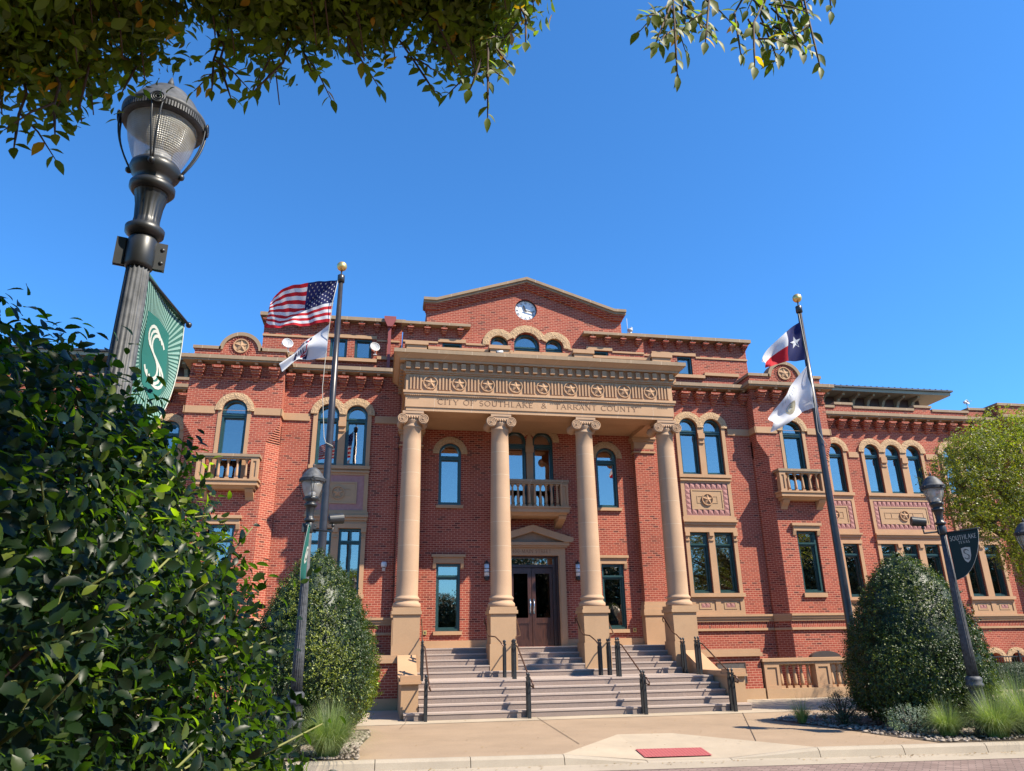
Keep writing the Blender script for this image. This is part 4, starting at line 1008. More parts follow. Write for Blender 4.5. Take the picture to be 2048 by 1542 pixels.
m = B(); m.prism_xz([(-.12, 6.16), (.12, 6.16), (.12, 8.7), (.02, 9.0), (-.02, 9.0), (-.12, 8.7)], -.06, 0); m.box(-.15, .15, -.09, -.061, 8.25, 8.5); P_('mullion', m, 'stone')
balcony(False, 0, 1.16, -.92, -.002, 6.13, 7.06, 9, .27, .96)
# doorway
m = B()
for s2 in (-1, 1):
    m.box(s2*.93, s2*1.17, -.10, .0, 1.6, 4.57); m.box(s2*.97, s2*1.13, -.12, -.101, 1.85, 4.5)
m.box(-1.17, 1.17, -.10, 0, 4.571, 4.84); m.box(-1.24, 1.24, -.18, 0, 4.841, 4.90); m.box(-1.30, 1.30, -.24, 0, 4.901, 5.01)
m.prism_xz([(-1.45, 5.06), (-1.45, 5.16), (0, 5.60), (1.45, 5.16), (1.45, 5.06), (1.36, 5.011), (1.16, 5.011), (0, 5.37), (-1.16, 5.011), (-1.36, 5.011)], -.30, 0)
ds = P_('door_surround', m, 'stone')
m = B(); m.prism_xz([(-1.155, 5.012), (1.155, 5.012), (0, 5.368)], -.10, -.001); P_('tympanum', m, 'tympanum_stone', ds)
m = B(); t_ = '400 MAIN STREET'; hh = .115; L_ = text_len(t_, .16)*hh
lettering(m, t_, lambda u, v, d: (u-L_/2-.02, -.1005-d, 4.655+v), hh, .11, .003, True, .16); P_('engraved_lettering', m, 'letter_shade_stone', ds)
m = B(); m.wall(rect(-.93, .93, 1.601, 4.57), [rect(-.74, .74, 1.602, 4.18), rect(-.78, .78, 4.28, 4.50)], .10, .12); m.box(-.93, .93, .10-.02, .099, 4.19, 4.25)
for s2 in (-1, 1): m.box(s2*.929, s2*.86, .0, .099, 1.601, 4.56)
dfp = P_('door_frame', m, 'door_frame_wood')
m = B(); m.box(-.79, .79, .16, .167, 4.27, 4.51); P_('transom_pane', m, 'glass', dfp)
for s_ in (False, True):
    m = B(s_); x0, x1 = .008, .735
    m.wall(rect(x0, x1, 1.615, 4.17), [rect(x0+.13, x1-.10, 2.52, 3.98), rect(x0+.13, x1-.10, 1.82, 2.34)], .14, .05)
    m.wall(rect(x0+.13, x1-.10, 1.82, 2.34), [rect(x0+.17, x1-.14, 1.86, 2.30)], .155, .03); m.box(x0+.17, x1-.14, .165, .18, 1.86, 2.30)
    d = P_('door', m, 'door_wood')
    m = B(s_); m.box(x0+.12, x1-.09, .165, .172, 2.51, 3.99); P_('door_pane', m, 'door_glass', d)
    m = B(s_); m.tube([(.065, .13, 2.72), (.065, .06, 2.74), (.065, .05, 2.9), (.065, .06, 3.06), (.065, .13, 3.08)], .014, 8); m.box(.045, .085, .125, .139, 2.66, 3.14); P_('handle', m, 'chrome', d)
m = B(); m.box(-1.0, 1.0, .55, .6, 1.6, 4.6); P_('dark_room_panel', m, 'unlit_black')  # black panel painting the darkness behind the doors

# ------------------------------------------------------------ portico
def ebox(m, hw, yf, z0, z1, yb=.0): m.box(-hw, hw, yf, yb-.002, z0, z1)
m = B()
def beam(m, hw, yf, z0, z1, th=.72):
    m.box(-hw, hw, yf, yf+th, z0, z1)
    for s2 in (-1, 1): m.box(s2*hw, s2*(hw-th), yf+th+.001, -.003, z0, z1)
beam(m, 4.57, -2.57, 8.88, 9.00); beam(m, 4.60, -2.60, 9.001, 9.40); beam(m, 4.65, -2.65, 9.401, 9.47); beam(m, 4.68, -2.68, 9.471, 9.55)
ar = P_('architrave', m, 'stone_jointed')
m = B(); m.box(-3.87, 3.87, -1.87, -.004, 9.0, 9.1); P_('porch_ceiling', m, 'stone', ar)
t_ = 'CITY OF SOUTHLAKE  &  TARRANT COUNTY'; hh = .175
m = B(); L0 = text_len(t_, .17)*hh; xs_ = 6.81/L0
lettering(m, t_, lambda u, v, d: (-3.55+u*xs_, -2.6005-d, 9.115+v), hh, .115, .004, True, .17); P_('engraved_lettering', m, 'letter_shade_stone', ar)
m = B(); ebox(m, 4.60, -2.60, 9.551, 10.14); fz = P_('frieze', m, 'stone_jointed')
for i in range(9):
    cx = -3.80+i*.95; medallion(False, cx, 9.845, .24, -2.601, fz)
tg = B()
for i in range(10):
    cx = -4.275+i*.95
    tg.cut()
    for k in range(4):
        xx = cx-.165+k*.11
        tg.box(xx-.026, xx+.026, -2.645, -2.601, 9.60, 10.08)
    for k in range(6): tg.box(cx-.16+k*.064-.012, cx-.16+k*.064+.012, -2.665, -2.64, 9.375, 9.399)
P_('triglyph', tg, 'stone', fz)
for s2 in (-1, 1):
    tg = B()
    for j in range(3):
        tg.cut()
        for k in range(4): yy = -2.3+j*.95+k*.11-.165; tg.box(s2*4.601, s2*4.635, yy-.035, yy+.035, 9.60, 10.08)
    P_('triglyph', tg, 'stone', fz)
m = B(); ebox(m, 4.65, -2.65, 10.141, 10.19); ebox(m, 4.69, -2.69, 10.191, 10.26); ebox(m, 4.67, -2.67, 10.261, 10.53); P_('bed_moulding', m, 'stone')
m = B()
for i in range(31): x = -4.545+i*.303; m.cut(); m.box(x-.075, x+.075, -2.80, -2.671, 10.28, 10.49)
for s2 in (-1, 1):
    for i in range(9): y = -2.5+i*.303; m.cut(); m.box(s2*4.671, s2*4.80, y-.075, y+.075, 10.28, 10.49)
P_('dentil', m, 'stone')
m = B(); ebox(m, 4.82, -2.82, 10.491 if False else 10.531, 10.60)
hw0, yf0, z0, hw1, yf1, z1 = 4.84, -2.84, 10.601, 5.00, -3.0, 10.73
m.add([(-hw0, yf0, z0), (hw0, yf0, z0), (hw0, -.003, z0), (-hw0, -.003, z0), (-hw1, yf1, z1), (hw1, yf1, z1), (hw1, -.003, z1), (-hw1, -.003, z1)], [(0, 3, 2, 1), (4, 5, 6, 7), (0, 1, 5, 4), (1, 2, 6, 5), (3, 0, 4, 7)], False)
P_('cornice', m, 'stone_jointed'); m = B(); ebox(m, 5.03, -3.03, 10.731, 10.86); P_('cornice_fascia', m, 'stone_coping')
m = B()
for xa, xb in ((-4.62, -3.95), (-1.80, -1.16), (1.14, 1.80), (3.98, 4.66)):
    m.box(xa, xb, -2.62, -2.0, 10.861, 11.17); m.box(xa-.05, xb+.05, -2.67, -1.95, 11.171, 11.30)
m.box(-3.949, -1.801, -2.5, -2.2, 10.861, 11.08); m.box(-1.159, 1.139, -2.5, -2.2, 10.861, 11.04); m.box(1.801, 3.979, -2.5, -2.2, 10.861, 11.08)
m.box(-3.90, -1.85, -2.54, -2.16, 11.081, 11.17); m.box(1.85, 3.93, -2.54, -2.16, 11.081, 11.17); m.box(-1.1, 1.08, -2.54, -2.16, 11.041, 11.13); P_('portico_parapet', m, 'stone')
# columns
CY = -2.22
for cx in (-4.33, -1.445, 1.445, 4.33):
    m = B(); m.box(cx-.42, cx+.42, CY-.42, CY+.42, .80, 1.70)
    m.box(cx-.39, cx+.39, CY-.39, CY+.39, 1.701, 2.56); m.box(cx-.44, cx+.44, CY-.44, CY+.44, 2.561, 2.66); m.box(cx-.41, cx+.41, CY-.41, CY+.41, 2.661, 2.76)
    ped = P_('pedestal', m, 'stone_pale')
    m = B()
    prof = [(.41, 2.761), (.42, 2.80), (.42, 2.86), (.40, 2.89), (.36, 2.92), (.35, 2.97), (.38, 2.99), (.385, 3.03), (.36, 3.06), (.335, 3.09), (.33, 3.12)]
    for k in range(1, 13): t = k/12; prof.append((.33-.048*t*t*(1.0), 3.12+(8.35-3.12)*t))
    prof += [(.30, 8.36), (.305, 8.40), (.285, 8.43), (.285, 8.50), (.33, 8.56), (.33, 8.62)]
    m.lathe(prof, cx, CY, 40); col_ = P_('column', m, 'stone_column')
    m = B()
    for k in range(7):
        z = 3.83+.757*k if k < 7 else 0
        if z < 8.3:
            t = (z-3.12)/(8.35-3.12); r = .33-.048*t*t+.0012
            m.lathe([(r, z-.007), (r, z+.007)], cx, CY, 40, caps=False)
    P_('drum_joint', m, 'stone_joint', col_)
    m = B(); m.box(cx-.34, cx+.34, CY-.34, CY+.34, 8.79, 8.875); m.box(cx-.30, cx+.30, CY-.32, CY+.32, 8.70, 8.789)
    for s2 in (-1, 1):
        vx = cx+s2*.33; vz = 8.60
        # bolster (rolled scroll running front to back)
        n = 20
        prof = [(-.37, .17), (-.30, .165), (-.12, .115), (0, .10), (.12, .115), (.30, .165), (.37, .17)]
        vs_ = []; fs = []
        for yy, rr in prof:
            for i in range(n): a = 2*PI*i/n; vs_.append((vx+rr*math.cos(a), CY+yy, vz+rr*math.sin(a)))
        for k in range(len(prof)-1):
            for i in range(n): j = (i+1) % n; fs.append((k*n+j, k*n+i, (k+1)*n+i, (k+1)*n+j))
        fs.append(tuple(range(n))); fs.append(tuple((len(prof)-1)*n+i for i in range(n))[::-1])
        m.add(vs_, fs, False)
        for yy in (CY-.371, ):   # spiral on the volute's face
            for turn, rr in ((0, .155), (1, .105), (2, .06)):
                m.tube([(vx+(rr-.012*i/24*2)*math.cos(2*PI*i/24), yy-.006, vz+(rr-.012*i/24*2)*math.sin(2*PI*i/24)) for i in range(24)], .016, 6, closed=True)
            m.sphere((vx, yy-.012, vz), .032, 10, 6)
    for k in range(4): m.sphere((cx-.12+k*.08, CY-.33, 8.66), .035, 8, 6, (1, 1, 1.4))
    P_('ionic_capital', m, 'stone_column', col_)

# ------------------------------------------------------------ small fittings on the facade
def dish(x, y, z, lab, r=.185):
    t = thing('satellite_dish', (BO[0]+x, BO[1]+y, z-.34), lab, 'satellite dish', 'satellite dishes on the roof ledges')
    o_ = (BO[0]+x, BO[1]+y, z)
    m = MB(o_); n = 20; vs_ = [(0, .05, 0)]; fs = []
    ax_ = Vector((.35, -1, .25)).normalized(); u = ax_.cross(Vector((0, 0, 1))).normalized(); v = ax_.cross(u)
    for k, (rr, dp) in enumerate(((.5, .007), (1.0, -.03))):
        for i in range(n):
            a = 2*PI*i/n; p = (u*math.cos(a)+v*math.sin(a))*r*rr - ax_*(.04-.05*rr*rr); vs_.append(tuple(p))
    vs_[0] = tuple(-ax_*.045)
    for i in range(n):
        j = (i+1) % n; fs += [(0, 1+i, 1+j), (1+i, 1+n+i, 1+n+j, 1+j)]
    m.add(vs_, fs, True); build('dish', m, 'dish_grey', t)
    m = MB(o_); m.tube([tuple((u*math.cos(2*PI*i/n)+v*math.sin(2*PI*i/n))*r+ax_*.01) for i in range(n)], .012, 6, closed=True)
    m.tube([(0, .06, -.02), (.02, .08, -.18), (.02, .06, -.34)], .022, 8); m.tube([tuple(-v*-r*.9), tuple(ax_*.2+Vector((0, 0, -.02)))], .008, 6); m.sphere((-.14, .0, -.02), .075, 10, 6, (1, 1, 1))
    m.box(-.05, .09, -.02, .14, -.345, -.325); build('dish_mount', m, 'white_plastic', t)
dish(-8.78, -.28, 11.95, 'white rimmed satellite dish on the left pavilion coping beside the flags')
dish(-5.75, 1.50, 12.72, 'white rimmed satellite dish beside the two small windows left of the clock gable')
dish(21.65, 2.95, 12.08, 'small white satellite dish on the right wing parapet above the yellow tree', .11)
# camera, sockets
t = thing('security_camera', (BO[0]-5.05, BO[1], 4.15), 'white dome security camera on the shaded brick left of the first column', 'camera')
m = MB((BO[0]-5.05, BO[1], 4.15)); m.box(-.05, .05, -.03, 0, -.10, .10); m.tube([(0, -.01, -.06), (0, -.12, -.06), (0, -.15, .007)], .025, 8); build('bracket', m, 'white_plastic', t)
m = MB((BO[0]-5.05, BO[1], 4.15)); m.lathe([(.085, .007), (.095, .06), (.095, .14), (.07, .18), (.0, .19)], 0, -.15, 16); build('housing', m, 'white_plastic', t)
m = MB((BO[0]-5.05, BO[1], 4.15)); m.sphere((0, -.16, .06), .075, 14, 8); build('dome', m, 'black_metal', t)
for x, nm in ((-3.63, 'left'), (3.55, 'right')):
    m = B(); m.box(x-.055, x+.055, -.03, 0, 2.02, 2.15); sk = P_('outlet_box', m, 'brass')
    m = B(); m.box(x-.02, x+.02, -.036, -.031, 2.05, 2.12); P_('outlet_cover', m, 'black_metal', sk)
t = thing('roof_vent', (BO[0]+5.3, BO[1]+2.2, 13.9), 'small grey pipe vent on the roof right of the clock gable', 'vent')
m = MB((BO[0]+4.95, BO[1]+2.0, 13.9)); m.lathe([(.10, 0), (.10, .22), (.07, .24), (.07, .34), (.11, .36), (.11, .46), (0, .47)], 0, 0, 14); m.tube([(-.12, 0, 0), (-.12, 0, .95)], .012, 6); m.sphere((.06, -.02, .5), .05, 8, 6); build('vent_pipe', m, 'dish_grey', t)

t = thing('security_camera', (BO[0]-1.50, BO[1]-2.66, 11.0), 'small white bullet camera on the stone pedestal below the left arched gable window', 'camera')
m = MB((BO[0]-1.50, BO[1]-2.68, 11.0)); m.box(-.04, .04, -.02, .0, -.05, .05); m.tube([(0, -.02, 0), (0, -.08, .0)], .015, 8); build('bracket', m, 'white_plastic', t)
m = MB((BO[0]-1.50, BO[1]-2.68, 11.0)); m.tube([(.10, -.06, .03), (-.12, -.12, -.02)], .045, 12); build('housing', m, 'white_plastic', t)
m = MB((BO[0]-1.50, BO[1]-2.68, 11.0)); m.tube([(-.121, -.1203, -.0203), (-.128, -.122, -.0215)], .035, 12); build('lens', m, 'black_metal', t)
# ================================================================== GROUND
def struct(name, mb, mat): return tag(build(name, mb, mat), kind='structure')
def kerb_y(x): return 12.92-0.09*x
# wide ground sheet to the horizon (asphalt beyond), brick road, pavement
m = MB(); m.add([(-900, -900, -.175), (900, -900, -.175), (900, 900, -.175), (-900, 900, -.175)], [(0, 1, 2, 3)]); struct('ground', m, 'asphalt')
m = MB(); m.add([(-60, kerb_y(-60)-.55, -.155), (-60, 3.0+5.4, -.155), (-60, 3, -.155), (60, 3-3, -.155), (60, kerb_y(60)-.55, -.155)], [(0, 2, 3, 4)]); struct('road', m, 'road_brick')
m = MB(); m.add([(-60, kerb_y(-60)-.60, -.150), (60, kerb_y(60)-.60, -.150), (60, kerb_y(60)+.05, -.145), (-60, kerb_y(-60)+.05, -.145)], [(0, 1, 2, 3)]); struct('gutter', m, 'kerb_concrete')
# pavement: tan slab up to the building, pale band along the steps
RX0, RX1 = 3.05, 7.30   # ramp (flared) along the kerb
def slab(m, x0, x1, ya, yb, z0, z1, drop0=0, drop1=0):
    m.hexa([(x0, ya(x0), z0), (x1, ya(x1), z0), (x1, yb(x1), z0), (x0, yb(x0), z0), (x0, ya(x0), z1-drop0), (x1, ya(x1), z1-drop1), (x1, yb(x1), z1), (x0, yb(x0), z1)])
ky = kerb_y
kb = lambda x: ky(x)+.17
back = lambda x: 40.0
bed_y = lambda x: 13.0
m = MB()
rp = [(RX0, kb(RX0)), (4.72, 15.12), (5.80, 15.0), (RX1, kb(RX1))]
# tan pavement polygon with the ramp cut out
outer = [(-60, kb(-60)), (RX0, kb(RX0)), (4.72, 15.12), (5.80, 15.0), (RX1, kb(RX1)), (60, kb(60)), (60, 18.35), (-60, 18.35)]
def sheet(m, poly, z, zf=None):
    tri = tessellate_polygon([[Vector((x, y, 0)) for x, y in poly]]); fs = []
    for a, b, c in tri:
        A, B_, C_ = poly[a], poly[b], poly[c]
        if (B_[0]-A[0])*(C_[1]-A[1])-(B_[1]-A[1])*(C_[0]-A[0]) < 0: a, b, c = c, b, a
        fs.append((a, b, c))
    m.add([(x, y, zf(x, y) if zf else z) for x, y in poly], fs, False)
zs_ = lambda x, y: -.02 if y < 15.5 else 0.0
m = MB(); sheet(m, outer, 0, lambda x, y: -.005); struct('pavement', m, 'paving_tan')
m = MB(); sheet(m, [(-60, 18.35), (60, 18.35), (60, 60), (-60, 60)], 0.0); struct('plaza', m, 'paving_pale')
m = MB(); m.add([(RX0, kb(RX0), -.005), (4.52, ky(4.5)+.12, -.13), (5.70, ky(5.7)+.12, -.13), (RX1, kb(RX1), -.005), (5.80, 15.0, -.005), (4.72, 15.12, -.005)], [(0, 1, 5), (1, 2, 4, 5), (2, 3, 4)], False); struct('kerb_ramp', m, 'paving_pale')
m = MB(); m.box(-60, RX0-.001, 0, 0, 0, 0) if False else None
m = MB()
def kerb_run(m, xa, xb, za, zb, n=1):
    for i in range(n):
        x0 = xa+(xb-xa)*i/n; x1 = xa+(xb-xa)*(i+1)/n-.012; t0 = i/n; t1 = (i+1)/n
        h0 = za+(zb-za)*t0; h1 = za+(zb-za)*t1
        pts = []
        prof = [(0.0, -.3), (0.0, -.145), (.03, -.05), (.07, 0.0), (.17, .0), (.17, -.3)]
        for x, h in ((x0, h0), (x1, h1)):
            for dy, z in prof:
                zz = z if z < -.14 else (h if z > -.01 else -.145+(h+.145)*(.72))
                pts.append((x, ky(x)+dy, zz))
        n_ = len(prof)
        m.add(pts, [(k, k+1, k+1+n_, k+n_)[::-1] for k in range(n_-1)] + [tuple(range(n_)), tuple(range(n_, 2*n_))[::-1]], False)
kerb_run(m, -60, RX0, -.004, -.004, 42); kerb_run(m, RX0, 4.4, -.004, -.125, 1); kerb_run(m, 4.4, 5.8, -.125, -.125, 1); kerb_run(m, 5.8, RX1, -.125, -.004, 1); kerb_run(m, RX1, 60, -.004, -.004, 36)
struct('kerb', m, 'kerb_concrete')
# pavement joints (thin grooves laid as strips)
m = MB()
def strip(m, p, q, w_, z):
    a = Vector(p); b = Vector(q); d = (b-a).normalized(); n = Vector((-d.y, d.x))*w_/2
    m.add([(a.x-n.x, a.y-n.y, z), (b.x-n.x, b.y-n.y, z), (b.x+n.x, b.y+n.y, z), (a.x+n.x, a.y+n.y, z)], [(0, 1, 2, 3)], False)
for p, q in (((3.9, 18.9), (3.62, 13.9)), ((9.0, 18.4), (6.75, 13.4)), ((.75, 18.9), (.55, 17.4)), ((9.6, 19.0), (13.5, 18.6)), ((12.2, 18.36), (11.9, 21.5)), ((-60, 18.34), (60, 18.34)), ((-4.5, 18.34), (-5.2, 13.4)), ((14.5, 18.34), (13.5, 12.2))): strip(m, p, q, .014, .0045)
struct('paving_joints', m, 'joint_dark')
m = MB(); a = [(4.52, 13.50), (5.70, 13.40), (5.60, 12.72), (4.44, 12.80)]
fz_ = lambda y: -.118+(y-12.6)*.0505
m.add([(x, y, fz_(y)+.008) for x, y in a], [(3, 2, 1, 0)], False)
for i in range(19):
    for j in range(11):
        u = (i+.5)/19; v = (j+.5)/11
        x = (a[3][0]*(1-u)+a[2][0]*u)*(1-v)+(a[0][0]*(1-u)+a[1][0]*u)*v; y = (a[3][1]*(1-u)+a[2][1]*u)*(1-v)+(a[0][1]*(1-u)+a[1][1]*u)*v; z = fz_(y)+.008
        m.add([(x-.014, y-.014, z), (x+.014, y-.014, z), (x+.014, y+.014, z), (x-.014, y+.014, z), (x-.008, y-.008, z+.006), (x+.008, y-.008, z+.006), (x+.008, y+.008, z+.006), (x-.008, y+.008, z+.006)], [(4, 5, 6, 7), (0, 1, 5, 4), (1, 2, 6, 5), (2, 3, 7, 6), (3, 0, 4, 7)], False)
tag(build('tactile_paving', m, 'tactile_red'), 'red dotted tactile paving panel set into the kerb ramp', 'tactile paving')
# near pavement under the camera
m = MB(); m.box(-60, 60, -12, 0.0, -.3, -.02) if False else m.hexa([(-60, -12, -.3), (60, -12, -.3), (60, -2.0, -.3), (-60, 8.0-2.0, -.3), (-60, -12, -.02), (60, -12, -.02), (60, -2.0, -.02), (-60, 6.0, -.02)])
struct('near_pavement', m, 'paving_tan')
# planting beds
m = MB(); bl_ = [(-9, kb(-9)+.02), (-.22, kb(-.2)+.02), (-.25, 14.6), (-.05, 16.4), (-.1, 17.6), (-9, 17.9)]; sheet(m, bl_, .0)
br_ = [(9.55, kb(9.5)+.02), (22, kb(22)+.02), (22, 16.8), (14, 17.3), (11.0, 17.9), (9.6, 17.4), (8.8, 16.6), (9.1, 15.2), (9.3, 13.6)]; sheet(m, br_, .0); struct('planting_bed', m, 'soil')
# pebbles
def inpoly(x, y, P):
    c = False; n = len(P)
    for i in range(n):
        x1, y1 = P[i]; x2, y2 = P[(i+1) % n]
        if (y1 > y) != (y2 > y) and x < (x2-x1)*(y-y1)/(y2-y1)+x1: c = not c
    return c
m = MB()
def pebble(x, y, r):
    a = rnd.uniform(0, PI); sx, sy, sz = rnd.uniform(.8, 1.3), rnd.uniform(.6, 1), rnd.uniform(.4, .7); vs_ = [(x, y, .012+r*sz*1.3)]; n = 6; fs = []
    for k, (rr, zz) in enumerate(((.75, .95), (1.0, .2))):
        for i in range(n):
            t = 2*PI*i/n+.3*k; px, py = rr*r*sx*math.cos(t), rr*r*sy*math.sin(t); vs_.append((x+px*math.cos(a)-py*math.sin(a), y+px*math.sin(a)+py*math.cos(a), .012+r*sz*zz))
    for i in range(n):
        j = (i+1) % n; fs += [(0, 1+i, 1+j), (1+i, 1+n+i, 1+n+j, 1+j)]
    m.add(vs_, fs, True)
cnt = 0
while cnt < 5200:
    if rnd.random() < .4: P, x, y = bl_, rnd.uniform(-2.6, 0), rnd.uniform(12.9, 17)
    else: P, x, y = br_, rnd.uniform(8.5, 14), rnd.uniform(12.2, 17.6)
    if inpoly(x, y, P): pebble(x, y, rnd.uniform(.018, .045)); cnt += 1
tag(build('river_pebbles', m, 'pebble'), 'tan and grey river pebbles mulching the planting beds along the kerb', 'pebbles', kind='stuff')

# ================================================================== STEPS
SO = (5.14, 19.05, 0)
st = thing('entrance_steps', SO, 'wide flight of pinkish grey granite steps with a mid landing below the portico', 'steps')
lo = MB(SO)
for k in range(5): 
    hw = 4.45 if k == 0 else 4.08
    lo.box(-hw, hw, .33*k, .33*k+(.331 if k < 4 else 1.9), (0 if k == 0 else .16*k+.0005) if False else max(0, .16*k-.02), .16*(k+1))
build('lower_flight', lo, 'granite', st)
for k in range(10):
    tr_ = MB(SO); y0 = .33*k if k < 5 else 3.2+.33*(k-5); z = .16*(k+1)
    hw = 4.46 if k == 0 else (4.085 if k < 5 else 4.3); dp = .33 if k % 5 < 4 else (1.86+.02 if k == 4 else 2.85-.02)
    if k < 5: tr_.box(-hw, hw, y0-.015, y0+dp-.003, z-.035, z+.0025)
    else: tr_.box(-4.3, 4.3, y0-.015, y0+dp-.003, z-.035, z+.0025)
    build('tread', tr_, 'granite_sunlit', st)
up = MB(SO); L0_ = 3.2
for k in range(5):
    z = .8+.16*k; up.box(-4.3, 4.3, L0_+.33*k, L0_+.33*k+(.331 if k < 4 else 4.55-.33*4-.3+.0), z-.02 if k else .5, z+.16)
build('upper_flight', up, 'granite', st)
m = MB(SO); m.box(-4.05, 4.05, 1.9, 3.19, 0, .78); m.box(-4.28, 4.28, 4.6, 6.1, 0, 1.57) ; build('landing', m, 'granite', st)
def cheek(mir):
    t = thing('stair_cheek_wall', (SO[0]+(-4.33 if mir else 4.33), SO[1]+.4, 0), ('left' if mir else 'right')+' sandstone cheek wall with a capped pier beside the granite steps', 'cheek wall', 'cheek walls of the steps')
    m = MB(SO, mir)
    m.prism_yz([(.36, .161), (.36, .80), (2.05, .80), (3.35, 1.30), (3.45, 1.30), (3.45, 0), (.36, 0)], 4.10, 4.52); build('wall', m, 'stone_pale', t)
    m = MB(SO, mir); m.box(4.03, 4.58, .28, .78, .801, .86); m.box(4.06, 4.55, .31, .75, .861, .99); build('pier_cap', m, 'stone', t)
    m = MB(SO, mir); m.prism_yz([(.781, .801), (.781, .93), (2.0, .93), (3.25, 1.44), (3.45, 1.44), (3.45, 1.301), (3.35, 1.301), (2.05, .801)], 4.05, 4.57); build('coping', m, 'stone', t)
cheek(False); cheek(True)
def plaque_wall(mir):
    t = thing('brick_side_wall', (SO[0]+(-5.6 if mir else 5.6), SO[1]+3.35, 0), ('low brick wall with a bronze plaque between the left bush and the steps' if mir else 'low brick wall with a bronze plaque between the steps and the stone balustrade'), 'low wall', 'low brick walls beside the steps')
    m = MB(SO, mir); m.box(4.53, 6.60, 3.36, 3.75, .301, 1.23); build('wall', m, 'brick', t)
    m = MB(SO, mir); m.box(4.53, 6.63, 3.31, 3.78, 0, .30); build('plinth', m, 'stone_pale', t)
    m = MB(SO, mir); m.box(4.50, 6.66, 3.28, 3.82, 1.231, 1.33); m.box(4.53, 6.62, 3.31, 3.79, 1.331, 1.44); build('coping', m, 'stone', t)
    m = MB(SO, mir); m.box(5.12, 6.08, 3.325, 3.359, .45, 1.06); pl = build('plaque', m, 'plaque_metal', t)
    m = MB(SO, mir); m.wall(rect(5.12, 6.08, .45, 1.06), [rect(5.15, 6.05, .48, 1.03)], 3.315, .01); build('plaque_rim', m, 'bronze_rail', pl)
plaque_wall(False); plaque_wall(True)
# balustrade on the right
t = thing('stone_balustrade', (SO[0]+8.5, SO[1]+3.45, 0), 'low sandstone balustrade running right from the plaque wall behind the bush', 'balustrade')
m = MB(SO); m.box(6.67, 12.2, 3.28, 3.72, 0, .28); build('plinth', m, 'stone_pale', t)
m = MB(SO); m.box(6.62, 12.2, 3.26, 3.74, 1.06, 1.15); m.box(6.68, 12.2, 3.30, 3.70, .98, 1.059); build('top_rail', m, 'stone', t)
x = 6.68; 
for q in range(3):
    m = MB(SO); pw = .50
    m.wall(rect(x, x+pw, .281, .979), [rect(x+.09, x+pw-.09, .37, .89)], 3.31, .03); m.box(x, x+pw, 3.341, 3.66, .281, .979); build('pier', m, 'stone', t)
    for k in range(5):
        m = MB(SO); baluster(m, x+pw+.12+k*.235, 3.5, .28, .98, .062); build('baluster', m, 'stone', t)
    x += pw+1.23
# memorial behind the balustrade
m = MB((0, 0, 0)); X0 = 5.14+9.80
pts = [(X0-.55, 0), (X0+.55, 0), (X0+.55, 1.10)]+[(X0+.55*math.cos(a), 1.10+.22*math.sin(a)) for a in [PI*i/14 for i in range(1, 14)]]+[(X0-.55, 1.10)]
m.prism_xz(pts, 23.9, 24.1); o = build('memorial_stone', m, 'memorial_granite'); rebase(o, (X0, 24.0, 0)); tag(o, 'dark granite memorial with a curved top showing above the balustrade', 'memorial')

# ================================================================== HANDRAILS
def post(m, x, y, z, h=.90, w_=.038):
    m.box(x-w_, x+w_, y-w_, y+w_, z, z+.15); m.box(x-w_*.78, x+w_*.78, y-w_*.78, y+w_*.78, z+.15, z+h-.1)
    for sx in (-1, 1):
        for sy in (-1, 1): m.box(x+sx*w_*.82-.006, x+sx*w_*.82+.006, y+sy*w_*.82-.006, y+sy*w_*.82+.006, z+.15, z+h-.1)
    m.box(x-w_*.95, x+w_*.95, y-w_*.95, y+w_*.95, z+h-.1, z+h-.075); m.box(x-w_*1.0, x+w_*1.0, y-w_, y+w_, z+h-.01, z+h+.02)
    m.box(x-w_*.7, x+w_*.7, y-w_*.7, y+w_*.7, z+h-.075, z+h-.01)
    m.lathe([(.03, z+h+.02), (.015, z+h+.04), (.034, z+h+.075), (.03, z+h+.105), (.01, z+h+.125), (0.0, z+h+.135)], x, y, 10)
names_x = [(-3.95, 'at the left edge'), (-1.45, 'left of centre'), (1.50, 'right of centre'), (3.88, 'at the right edge')]
for x, lab in names_x:
    X = SO[0]+x
    t = thing('handrail', (X, SO[1]-.15, 0), 'black iron handrail on the lower flight '+lab+' of the steps', 'handrail', 'handrails on the lower flight')
    for k, (yy, z) in enumerate(((18.80, 0), (19.00, 0), (20.72, .8), (20.92, .8))):
        m = MB(); post(m, X, yy, z); build('post', m, 'black_metal', t)
    m = MB(); m.tube([(X+.08, 18.98, .72), (X+.10, 18.72, .68), (X+.07, 18.62, .74), (X+.06, 18.75, .84), (X+.06, 19.0, .88), (X+.06, 20.6, 1.62), (X+.06, 20.85, 1.66), (X+.02, 21.0, 1.66)], .02, 8)
    build('rail', m, 'bronze_rail', t)
